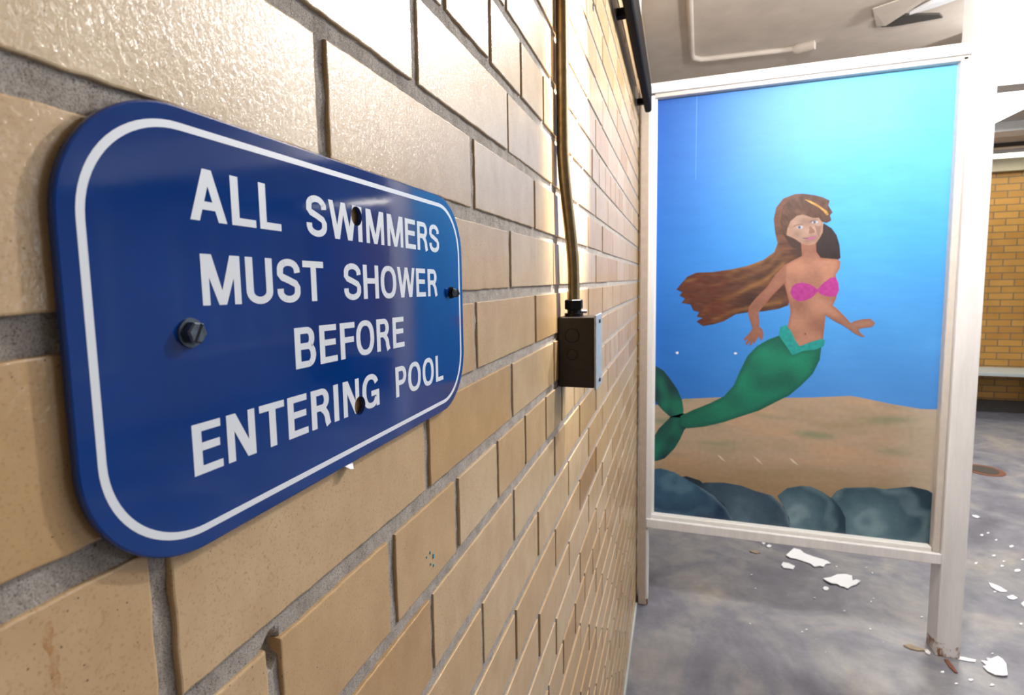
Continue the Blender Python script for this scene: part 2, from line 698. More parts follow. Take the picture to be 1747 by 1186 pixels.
# pale board in the corner of wall and ceiling, brown strip under it
structure(MB().box(-0.02, 0.12, -4, 34.2, 36.0, 38).build('trim_1', M['white'], bevel=0.02))
structure(MB().box(-0.02, 0.10, -4, 33.3, 32.7, 33.4).build('trim_3', M['brown'], bevel=0.02))
# unseen windows added in the right wall to go with the cool fill
for nm, ya, yb in (('added_window_1', 4, 56), ('added_window_2', 66, 98)):
    w = MB()
    w.box(75.6, 76.1, ya, yb, 9.2, 10).box(75.6, 76.1, ya, yb, 34, 34.8)
    for k in range(5):
        yy = ya + (yb - 0.8 - ya) * k / 4
        w.box(75.6, 76.1, yy, yy + 0.8, 10, 34)
    structure(w.build(nm, M['white']))

# ------------------------------------------------------------------ the blue sign
SX0, SX1 = 0.028, 0.06
SY0, SY1, SZ0, SZ1 = 1.470, 5.690, 19.825, 22.070
HOLES = [(3.594, 21.695, 0.072), (3.534, 20.239, 0.072)]


def rrect(y0, y1, z0, z1, r, n=18):
    out = []
    for cy, cz, a0 in ((y1 - r, z0 + r, -90), (y1 - r, z1 - r, 0), (y0 + r, z1 - r, 90), (y0 + r, z0 + r, 180)):
        for i in range(n + 1):
            a = math.radians(a0 + 90 * i / n)
            out.append((cy + r * math.cos(a), cz + r * math.sin(a)))
    return out


def circ(cy, cz, r, n=28):
    return [(cy + r * math.cos(2 * math.pi * i / n), cz + r * math.sin(2 * math.pi * i / n)) for i in range(n)]


sign = empty('pool_rules_sign', (0.0, 3.58, 19.825))
tag(sign, 'blue enamel sign telling all swimmers to shower, screwed to the tan brick wall', 'sign')
mb = MB()
holes = [circ(*h) for h in HOLES]
o_in = rrect(SY0 + 0.012, SY1 - 0.012, SZ0 + 0.012, SZ1 - 0.012, 0.588)
ok = lambda x, y: inside((x, y), o_in) and not any(math.hypot(x - h[0], y - h[1]) < h[2] for h in HOLES)
pv, pf = cdt([o_in] + holes, ok)
mb.add([(SX1, y, z) for y, z in pv], pf)
rings = [(rrect(SY0, SY1, SZ0, SZ1, 0.6), SX0), (rrect(SY0, SY1, SZ0, SZ1, 0.6), SX1 - 0.010),
         (rrect(SY0 + 0.004, SY1 - 0.004, SZ0 + 0.004, SZ1 - 0.004, 0.596), SX1 - 0.003), (o_in, SX1)]
vs = [(x, y, z) for r, x in rings for y, z in r]
n = len(o_in)
fs = [(k * n + i, k * n + (i + 1) % n, (k + 1) * n + (i + 1) % n, (k + 1) * n + i) for k in range(3) for i in range(n)]
mb.add(vs, fs)
mb.add([(SX0, y, z) for y, z in pv], pf)
for h in holes:
    m_ = len(h)
    mb.add([(SX0, y, z) for y, z in h] + [(SX1, y, z) for y, z in h], [(i, (i + 1) % m_, m_ + (i + 1) % m_, m_ + i) for i in range(m_)])
plate = mb.build('plate', M['blue'], sign, origin=(0, 3.58, 19.825))
# worn white border line
b_out = rrect(SY0 + 0.083, SY1 - 0.083, SZ0 + 0.083, SZ1 - 0.083, 0.517)
b_in = rrect(SY0 + 0.120, SY1 - 0.120, SZ0 + 0.120, SZ1 - 0.120, 0.480)
n = len(b_out)
mb = MB().add([(SX1 + 0.0012, y, z) for y, z in b_out + b_in], [(i, (i + 1) % n, n + (i + 1) % n, n + i) for i in range(n)])
mb.build('border_line', M['lettering'], sign, origin=(0, 3.58, 19.825))

# lettering: narrow grotesque capitals drawn as strokes in a w x h cell
H_ = 0.268
SV, SH = 0.056, 0.043


def arc(cx, cy, rx, ry, a0, a1, n=14):
    return [(cx + rx * math.cos(math.radians(a0 + (a1 - a0) * i / n)), cy + ry * math.sin(math.radians(a0 + (a1 - a0) * i / n))) for i in range(n + 1)]


def ribbon(outer, inner):
    return [[outer[i], outer[i + 1], inner[i + 1], inner[i]] for i in range(len(outer) - 1)]


def bowl(x0, x1, z0, z1):
    """right-hand closed bowl of B, P, R between heights z0 and z1, starting at x0"""
    r = min((z1 - z0) / 2, (x1 - x0) * 0.62)
    o = [(x0, z1)] + arc(x1 - r, z1 - r if z1 - z0 > 2 * r else (z0 + z1) / 2, r, r if z1 - z0 > 2 * r else (z1 - z0) / 2, 90, 0, 8) + \
        arc(x1 - r, z0 + r if z1 - z0 > 2 * r else (z0 + z1) / 2, r, r if z1 - z0 > 2 * r else (z1 - z0) / 2, 0, -90, 8) + [(x0, z0)]
    ri = r - SV
    ry = (r if z1 - z0 > 2 * r else (z1 - z0) / 2) - SH
    cy1 = z1 - r if z1 - z0 > 2 * r else (z0 + z1) / 2
    cy0 = z0 + r if z1 - z0 > 2 * r else (z0 + z1) / 2
    i_ = [(x0, z1 - SH)] + arc(x1 - r, cy1, max(ri, .008), ry, 90, 0, 8) + arc(x1 - r, cy0, max(ri, .008), ry, 0, -90, 8) + [(x0, z0 + SH)]
    return ribbon(o, i_)


def rect(x0, x1, z0, z1):
    return [(x0, z0), (x1, z0), (x1, z1), (x0, z1)]


def ring_o(w, a0=0, a1=360, n=40):
    h = H_ + 0.008
    sq = lambda t, p: math.copysign(abs(t) ** p, t)
    def pts(rx, ry):
        return [(w / 2 + rx * sq(math.cos(math.radians(a0 + (a1 - a0) * i / n)), 0.86), H_ / 2 + ry * sq(math.sin(math.radians(a0 + (a1 - a0) * i / n)), 0.86)) for i in range(n + 1)]
    return ribbon(pts(w / 2, h / 2), pts(w / 2 - SV, h / 2 - SH))


def stroke(pts, wv, wh):
    """ribbon along a centre line, its width between wv (upright run) and wh (level run)"""
    out, inn = [], []
    for k, p in enumerate(pts):
        a = pts[max(k - 1, 0)]
        b = pts[min(k + 1, len(pts) - 1)]
        dx, dz = b[0] - a[0], b[1] - a[1]
        L = math.hypot(dx, dz) or 1
        nx, nz = -dz / L, dx / L
        wdt = math.sqrt((wv * nx) ** 2 + (wh * nz) ** 2) / 2
        out.append((p[0] + nx * wdt, p[1] + nz * wdt))
        inn.append((p[0] - nx * wdt, p[1] - nz * wdt))
    return ribbon(out, inn)


def glyph(ch, w):
    h = H_
    if ch == 'I':
        return [rect(0, w, 0, h)]
    if ch == 'L':
        return [rect(0, SV, 0, h), rect(SV, w, 0, SH)]
    if ch == 'E':
        return [rect(0, SV, 0, h), rect(SV, w, 0, SH), rect(SV, w * .97, h - SH, h), rect(SV, w * .92, h * .535 - SH / 2, h * .535 + SH / 2)]
    if ch == 'F':
        return [rect(0, SV, 0, h), rect(SV, w, h - SH, h), rect(SV, w * .93, h * .52 - SH / 2, h * .52 + SH / 2)]
    if ch == 'T':
        return [rect(0, w, h - SH, h), rect(w / 2 - SV / 2, w / 2 + SV / 2, 0, h - SH)]
    if ch == 'H':
        return [rect(0, SV, 0, h), rect(w - SV, w, 0, h), rect(SV, w - SV, h * .53 - SH / 2, h * .53 + SH / 2)]
    if ch == 'N':
        return [rect(0, SV * .92, 0, h), rect(w - SV * .92, w, 0, h), [(0, h), (SV * 1.15, h), (w, 0), (w - SV * 1.15, 0)]]
    if ch == 'M':
        s = SV * .86
        return [rect(0, s, 0, h), rect(w - s, w, 0, h), [(0, h), (s * 1.45, h), (w / 2 + s * .52, 0), (w / 2 - s * .52, 0)],
                [(w - s * 1.45, h), (w, h), (w / 2 + s * .52, 0), (w / 2 - s * .52, 0)]]
    if ch == 'W':
        s = SV * .92
        q = w * .27
        return [[(0, h), (s, h), (q + s * .55, 0), (q - s * .55, 0)], [(w / 2 - s * .5, h), (w / 2 + s * .5, h), (q + s * .55, 0), (q - s * .55, 0)],
                [(w / 2 - s * .5, h), (w / 2 + s * .5, h), (w - q + s * .55, 0), (w - q - s * .55, 0)], [(w - s, h), (w, h), (w - q + s * .55, 0), (w - q - s * .55, 0)]]
    if ch == 'A':
        s = SV * 1.02
        return [[(0, 0), (s, 0), (w / 2 + s * .5, h), (w / 2 - s * .5, h)], [(w - s, 0), (w, 0), (w / 2 + s * .5, h), (w / 2 - s * .5, h)], rect(w * .24, w * .76, h * .22, h * .22 + SH)]
    if ch == 'O':
        return ring_o(w)
    if ch == 'U':
        r = w / 2
        o = [(0, h)] + [(r - r * math.cos(math.radians(a)), .42 * r + .25 * r - (.67 * r + .004) * math.sin(math.radians(a)) + .0) for a in range(0, 181, 9)] + [(w, h)]
        i_ = [(SV, h)] + [(r - (r - SV) * math.cos(math.radians(a)), .67 * r - (.67 * r - SH + .004) * math.sin(math.radians(a))) for a in range(0, 181, 9)] + [(w - SV, h)]
        return ribbon(o, i_)
    if ch == 'B':
        m_ = h * .53
        return [rect(0, SV, 0, h)] + bowl(SV * .9, w * .95, m_ - SH / 2, h) + bowl(SV * .9, w, 0, m_ + SH / 2)
    if ch == 'P':
        return [rect(0, SV, 0, h)] + bowl(SV * .9, w, h * .38, h)
    if ch == 'R':
        m_ = h * .46
        leg = stroke([(w * .52, m_ - SH * -.3), (w * .70, m_ * .86), (w * .80, m_ * .6), (w * .83, m_ * .3), (w * .90, 0.0)], SV, SH)
        return [rect(0, SV, 0, h)] + bowl(SV * .9, w * .95, m_ - SH * .2, h) + leg
    if ch == 'S':
        x0, x1 = SV / 2, w - SV / 2
        t = SH / 2
        c = w / 2
        p = [(x1, h * .695), (x1 - .004, h * .80)] + arc(c, h * .755, (x1 - x0) / 2 * .96, h * .245 - t + .004, 22, 170, 12)
        p += [(x0 + .002, h * .66), (x0 + w * .09, h * .585), (c, h * .515), (x1 - w * .08, h * .43), (x1, h * .33)]
        p += arc(c, h * .255, (x1 - x0) / 2, h * .255 - t + .004, 0, -172, 14)[1:] + [(x0, h * .315)]
        return stroke(p, SV, SH)
    if ch == 'G':
        o = ring_o(w, 28, 332, 34)
        return o + [rect(w - SV * .8, w, 0, h * .5), rect(w * .52, w, h * .5 - SH, h * .5)]
    raise KeyError(ch)


LINES = [
 (21.524, -0.0125, 'A 2.103 2.338 L 2.372 2.551 L 2.582 2.761 S 3.003 3.221 W 3.246 3.591 I 3.608 3.665 M 3.722 3.991 M 4.044 4.318 E 4.360 4.563 R 4.595 4.817 S 4.852 5.081'),
 (21.087, -0.0150, 'M 2.144 2.406 U 2.446 2.658 S 2.695 2.910 T 2.938 3.155 S 3.392 3.617 H 3.650 3.876 O 3.909 4.168 W 4.188 4.518 E 4.543 4.745 R 4.790 5.006'),
 (20.652, -0.0170, 'B 2.826 3.034 E 3.078 3.276 F 3.315 3.503 O 3.520 3.775 R 3.815 4.023 E 4.077 4.280'),
 (20.213, -0.0160, 'E 2.022 2.207 N 2.242 2.448 T 2.485 2.696 E 2.727 2.918 R 2.955 3.160 I 3.205 3.262 N 3.319 3.529 G 3.572 3.820 P 4.096 4.292 O 4.325 4.578 O 4.619 4.866 L 4.914 5.094')]
for base, slope, txt in LINES:
    tk = txt.split()
    mb = MB()
    k = 0
    for q in range(0, len(tk), 3):
        ch, a, b = tk[q], float(tk[q + 1]), float(tk[q + 2])
        for poly in glyph(ch, b - a):
            P3 = [(a + u, base + slope * (a + u - 2.0) + v) for u, v in poly]
            hit = [h for h in HOLES if min(math.hypot(u - h[0], v - h[1]) for u, v in P3 + [(sum(p[0] for p in P3) / 4, sum(p[1] for p in P3) / 4)]) < 0.3]
            x = SX1 + 0.0012 + 0.00012 * (k % 9)
            k += 1
            if hit:
                h = hit[0]
                vv, ff = cdt([P3, circ(h[0], h[1], h[2] + 0.002)], lambda x_, y_: inside((x_, y_), P3) and math.hypot(x_ - h[0], y_ - h[1]) > h[2])
                if ff:
                    mb.add([(x, y, z) for y, z in vv], ff)
            else:
                mb.add([(x, y, z) for y, z in P3], [(0, 1, 2, 3)])
    mb.build('lettering', M['lettering'], sign, origin=(0, 3.58, 19.825))


def screw(cy, cz, r, mat, lean=(0, 0), slot=62, name='screw'):
    """slotted hex washer-head screw"""
    X0 = SX1
    mb = MB()
    def disc(x0, x1, ra, rb, n=28, hexa=False):
        def rr(a, r_):
            if not hexa:
                return r_
            t = (math.degrees(a) + 10) % 60 - 30
            return r_ * math.cos(math.radians(30)) / math.cos(math.radians(t))
        A = [(x0 + lean[0] * 0, cy + rr(2 * math.pi * i / n, ra) * math.cos(2 * math.pi * i / n), cz + rr(2 * math.pi * i / n, ra) * math.sin(2 * math.pi * i / n)) for i in range(n)]
        B = [(x1 + lean[0] * (y_ - cy) * 6, y_, z_) for (y_, z_) in [(cy + lean[1] * (x1 - X0) + rr(2 * math.pi * i / n, rb) * math.cos(2 * math.pi * i / n), cz - lean[1] * .5 * (x1 - X0) + rr(2 * math.pi * i / n, rb) * math.sin(2 * math.pi * i / n)) for i in range(n)]]
        mb.add(A + B, [(i, (i + 1) % n, n + (i + 1) % n, n + i) for i in range(n)] + [tuple(range(n, 2 * n))])
    disc(X0 - 0.01, X0 + 0.012, r * 1.06, r * 1.0)
    disc(X0 + 0.012, X0 + 0.050, r * 0.80, r * 0.80, 36, True)
    disc(X0 + 0.050, X0 + 0.058, r * 0.80, r * 0.66, 36, True)
    o = mb.build(name, mat, sign, smooth=True, origin=(X0, cy, cz))
    a = math.radians(slot)
    c, s = math.cos(a), math.sin(a)
    w_, l_ = r * 0.11, r * 0.66
    poly = [(cy + c * l_ - s * w_, cz + s * l_ + c * w_), (cy - c * l_ - s * w_, cz - s * l_ + c * w_), (cy - c * l_ + s * w_, cz - s * l_ - c * w_), (cy + c * l_ + s * w_, cz + s * l_ - c * w_)]
    if not lean[0]:
        q = MB().prism(poly, lambda u, v, x: (x, u, v), X0 + 0.052, X0 + 0.0588).build('slot', M['steel_black'], o, origin=(X0, cy, cz))
    return o


screw(2.055, 20.952, 0.074, M['steel_dark'])
o = screw(5.320, 21.070, 0.062, M['steel_black'], lean=(0.10, 0.35))
o['label'] = 'bent broken screw head'
mb = MB().prism(circ(5.262, 21.06, 0.055, 20), lambda u, v, x: (x, u, v), SX1 - 0.004, SX1 + 0.006)
mb.build('rubber_plug', M['blue'], sign, smooth=True, origin=(SX1, 5.262, 21.06))

# torn scrap of white paint showing under the sign's lower edge
mb = MB()
mb.add([(0.012, 3.285, 19.86), (0.08, 3.34, 19.80), (0.07, 3.40, 19.78), (0.04, 3.435, 19.81), (0.012, 3.44, 19.87), (0.03, 3.37, 19.86),
        (0.008, 3.285, 19.86), (0.075, 3.34, 19.795), (0.065, 3.40, 19.775), (0.035, 3.435, 19.805), (0.006, 3.44, 19.87), (0.024, 3.37, 19.86)],
       [(0, 1, 5), (1, 2, 5), (2, 3, 5), (3, 4, 5), (6, 11, 7), (7, 11, 8), (8, 11, 9), (9, 11, 10), (0, 6, 7, 1), (1, 7, 8, 2), (2, 8, 9, 3), (3, 9, 10, 4)])
t_ = mb.build('paint_scrap', M['flake'], origin=(0.02, 3.37, 19.8))
tag(t_, 'curled white paint scrap peeking out under the blue sign', 'paint scrap')

# ------------------------------------------------------------------ junction box and conduit
BX0, BX1, BY0, BY1, BZ0, BZ1 = 0.0, 0.76, 11.05, 11.86, 18.92, 20.40
jb = empty('junction_box', (0, 11.45, 18.92))
tag(jb, 'small dirty steel electrical junction box on the brick wall under the conduit', 'electrical box')
og = (0, 11.45, 18.92)
MB().box(BX0, BX1, BY0, BY1, BZ0, BZ1).build('housing', M['box_side'], jb, bevel=0.025, origin=og)
cov = MB().box(BX1 + 0.001, BX1 + 0.045, BY0 - 0.035, BY1 + 0.035, BZ0 - 0.04, BZ1 + 0.045).build('cover_plate', M['galv'], jb, bevel=0.018, origin=og)
for zz in (BZ0 + 0.12, BZ1 - 0.10):
    q = MB().tube([(BX1 + 0.04, 11.455, zz), (BX1 + 0.075, 11.455, zz)], [0.05, 0.04], 14).build('cover_screw', M['steel_dark'], cov, origin=(BX1 + 0.04, 11.455, zz))
for zz, rr in ((20.02, 0.155), (19.62, 0.12)):
    q = MB()
    ro, ri = circ(0.30, zz, rr, 30), circ(0.30, zz, rr - 0.022, 30)
    n = 30
    q.add([(u, BY0 - 0.008, v) for u, v in ro + ri] + [(u, BY0 + 0.001, v) for u, v in ro + ri],
          [(i, (i + 1) % n, n + (i + 1) % n, n + i) for i in range(n)] + [(i, (i + 1) % n, 2 * n + (i + 1) % n, 2 * n + i) for i in range(n)] + [(n + i, n + (i + 1) % n, 3 * n + (i + 1) % n, 3 * n + i) for i in range(n)])
    q.build('knockout_ring', M['steel_black'], jb, origin=(0.3, BY0, zz))
q = MB().box(0.12, 0.42, BY0 - 0.01, BY0 + 0.01, 19.0, 19.05)
CY = 11.40
CXb = 0.275
con = empty('conduit', (0.2, 11.3, 20.4))
tag(con, 'thin metal electrical conduit running up the brick wall from the junction box', 'conduit')
og = (0.2, 11.3, 20.4)
pts = []
for z in np.linspace(20.62, 29.6, 60):
    t = min(1, max(0, (z - 21.1) / 2.9))
    t = t * t * (3 - 2 * t)
    pts.append((CXb * (1 - t) + 0.135 * t, CY * (1 - t) + 11.02 * t + 0.006 * (z - 24) * (z > 24), z))
MB().tube(pts, 0.125, 24).build('pipe', M['conduit'], con, smooth=True, origin=og)
fit = MB().tube([(CXb, CY, 20.40), (CXb, CY, 20.47)], 0.20, 24)
fit.tube([(CXb, CY, 20.47), (CXb, CY, 20.53), (CXb, CY, 20.54), (CXb, CY, 20.56)], [0.14, 0.14, 0.16, 0.16], 24)
fit.tube([(CXb, CY, 20.55), (CXb, CY, 20.56), (CXb, CY, 20.74), (CXb, CY, 20.76)], [0.19, 0.205, 0.205, 0.18], 6)
fit.build('connector_nut', M['steel_black'], con, bevel=0.006, origin=og)
s_ = MB().tube([(CXb + 0.12, CY + 0.02, 20.50), (CXb + 0.27, CY + 0.06, 20.50)], 0.035, 12).build('set_screw', M['galv'], con, origin=og)

# lamp bracket that the conduit feeds, just above
lb = empty('bracket_lamp', (0, 11.1, 29.6))
tag(lb, 'bare bulb wall lamp at the upper end of the conduit', 'lamp')
og = (0, 11.1, 29.6)
MB().box(0.0, 0.7, 10.6, 11.7, 29.6, 30.4).build('back_box', M['galv'], lb, bevel=0.03, origin=og)
MB().tube([(0.5, 11.3, 30.1), (1.5, 11.5, 30.2), (1.9, 12.6, 31.4), (2.4, 13.1, 32.0), (2.65, 13.3, 31.95)], 0.09, 12).build('arm', M['galv'], lb, smooth=True, origin=og)
MB().tube([(2.7, 13.25, 32.05), (2.69, 13.25, 31.95), (2.62, 13.21, 31.5)], [0.2, 0.34, 0.3], 20).build('lamp_holder', M['socket'], lb, smooth=True, origin=og)

# ceiling-hung bulbs
sl_ = empty('pendant_lamp', (SIDE[0], SIDE[1], 38))  # holder for the added side fill, out of view
tag(sl_, 'added unseen bulb lamp hanging before the white crossbeam to brighten it', 'lamp')
og = (SIDE[0], SIDE[1], 38)
MB().tube([(SIDE[0], SIDE[1], 37.98), (SIDE[0], SIDE[1], 37.7)], [0.7, 0.6], 24).build('ceiling_rose', M['socket'], sl_, smooth=True, origin=og)
MB().tube([(SIDE[0], SIDE[1], 37.75), (SIDE[0], SIDE[1], 36.2)], 0.2, 16).build('lamp_holder', M['socket'], sl_, smooth=True, origin=og)
kl = empty('pendant_lamp', (KEY[0], KEY[1], 38))
tag(kl, 'bare bulb pendant lamp hanging from the ceiling before the mural', 'lamp')
og = (KEY[0], KEY[1], 38)
MB().tube([(KEY[0], KEY[1], 37.98), (KEY[0], KEY[1], 37.7)], [0.7, 0.6], 24).build('ceiling_rose', M['socket'], kl, smooth=True, origin=og)
MB().tube([(KEY[0], KEY[1], 37.75), (KEY[0], KEY[1], 34.9)], 0.06, 10).build('cord', M['black'], kl, origin=og)
MB().tube([(KEY[0], KEY[1], 35.0), (KEY[0], KEY[1], 34.9), (KEY[0], KEY[1], 34.1)], [0.2, 0.34, 0.34], 20).build('lamp_holder', M['socket'], kl, smooth=True, origin=og)


def fixture(name, x0, x1, y0, y1, z0, z1, label, glow='tube_glow'):
    t = empty(name, ((x0 + x1) / 2, (y0 + y1) / 2, z1))
    tag(t, label, 'ceiling light', 'fluorescent ceiling lights')
    og = ((x0 + x1) / 2, (y0 + y1) / 2, z1)
    zm = z0 + (z1 - z0) * 0.4
    MB().box(x0, x1, y0, y1, zm, z1).build('housing', M['white'], t, bevel=0.05, origin=og)
    MB().box(x0 + .15, x1 - .15, y0 + .15, y1 - .15, z0, zm + 0.001).build('diffuser', M[glow], t, bevel=0.1, origin=og)
    return t


fixture('ceiling_light', 14.0, 26.0, 18.2, 19.8, 35.1, 36.3, 'long fluorescent ceiling light over the near floor')
for xx in (16, 24):
    MB().tube([(xx, 19, 36.25), (xx, 19, 38)], 0.05, 8).build('hanger', M['black'], bpy.data.objects['ceiling_light'], origin=(20, 19, 36.3))
fixture('ceiling_light', 24.0, 35.0, 59.8, 75.0, 37.3, 38, 'wide fluorescent ceiling light behind the white crossbeam', 'tube_glow')
fixture('ceiling_light', 20.0, 72.0, 95.2, 97.4, 37.2, 38, 'long thin warm fluorescent light close to the yellow brick wall', 'warm_tube_glow')
MB()
# ------------------------------------------------------------------ framed mural partition
FY = 34.264
fr = empty('mural_partition', (8.0, 35.0, 0))
tag(fr, 'white timber framed partition standing from brick wall to white post', 'partition')
OG = (8.0, 35.0, 0)
MB().box(16.17, 17.27, FY, 35.52, 0, 38).build('post', M['timber'], fr, bevel=0.04, origin=OG)
MB().box(0.14, 0.60, FY, 35.5, 0.05, 32.6).build('wall_stile', M['stile'], fr, bevel=0.03, origin=OG)
MB().box(0.58, 0.92, FY + 0.12, 35.3, 5.4, 32.0).build('inner_stile', M['timber'], fr, bevel=0.03, origin=OG)
MB().box(0.60, 0.74, FY + 0.10, 35.3, 0.05, 5.3).build('lower_stile_edge', M['timber'], fr, bevel=0.02, origin=OG)
MB().box(0.45, 16.17, FY, 35.5, 32.10, 32.66).build('top_rail', M['timber'], fr, bevel=0.035, origin=OG)
MB().box(0.60, 16.17, FY, 35.5, 5.28, 5.86).build('bottom_rail', M['timber'], fr, bevel=0.04, origin=OG)


def bead(name, pts3, mat):
    return MB().add(*pts3).build(name, mat, fr, bevel=0.02, origin=OG)


MB().box(0.9, 16.17, FY + 0.18, FY + 0.75, 31.86, 32.12).build('top_bead', M['bead'], fr, bevel=0.05, origin=OG)
MB().box(0.9, 15.80, FY + 0.22, FY + 0.75, 5.84, 6.12).build('bottom_bead', M['white'], fr, bevel=0.07, origin=OG)
MB().box(15.82, 16.18, FY + 0.18, FY + 0.75, 5.84, 32.1).build('side_bead', M['bead'], fr, bevel=0.10, seg=3, origin=OG)
MB().box(0.92, 1.06, FY + 0.4, FY + 0.75, 6.0, 31.9).build('inner_bead', M['white'], fr, bevel=0.03, origin=OG)

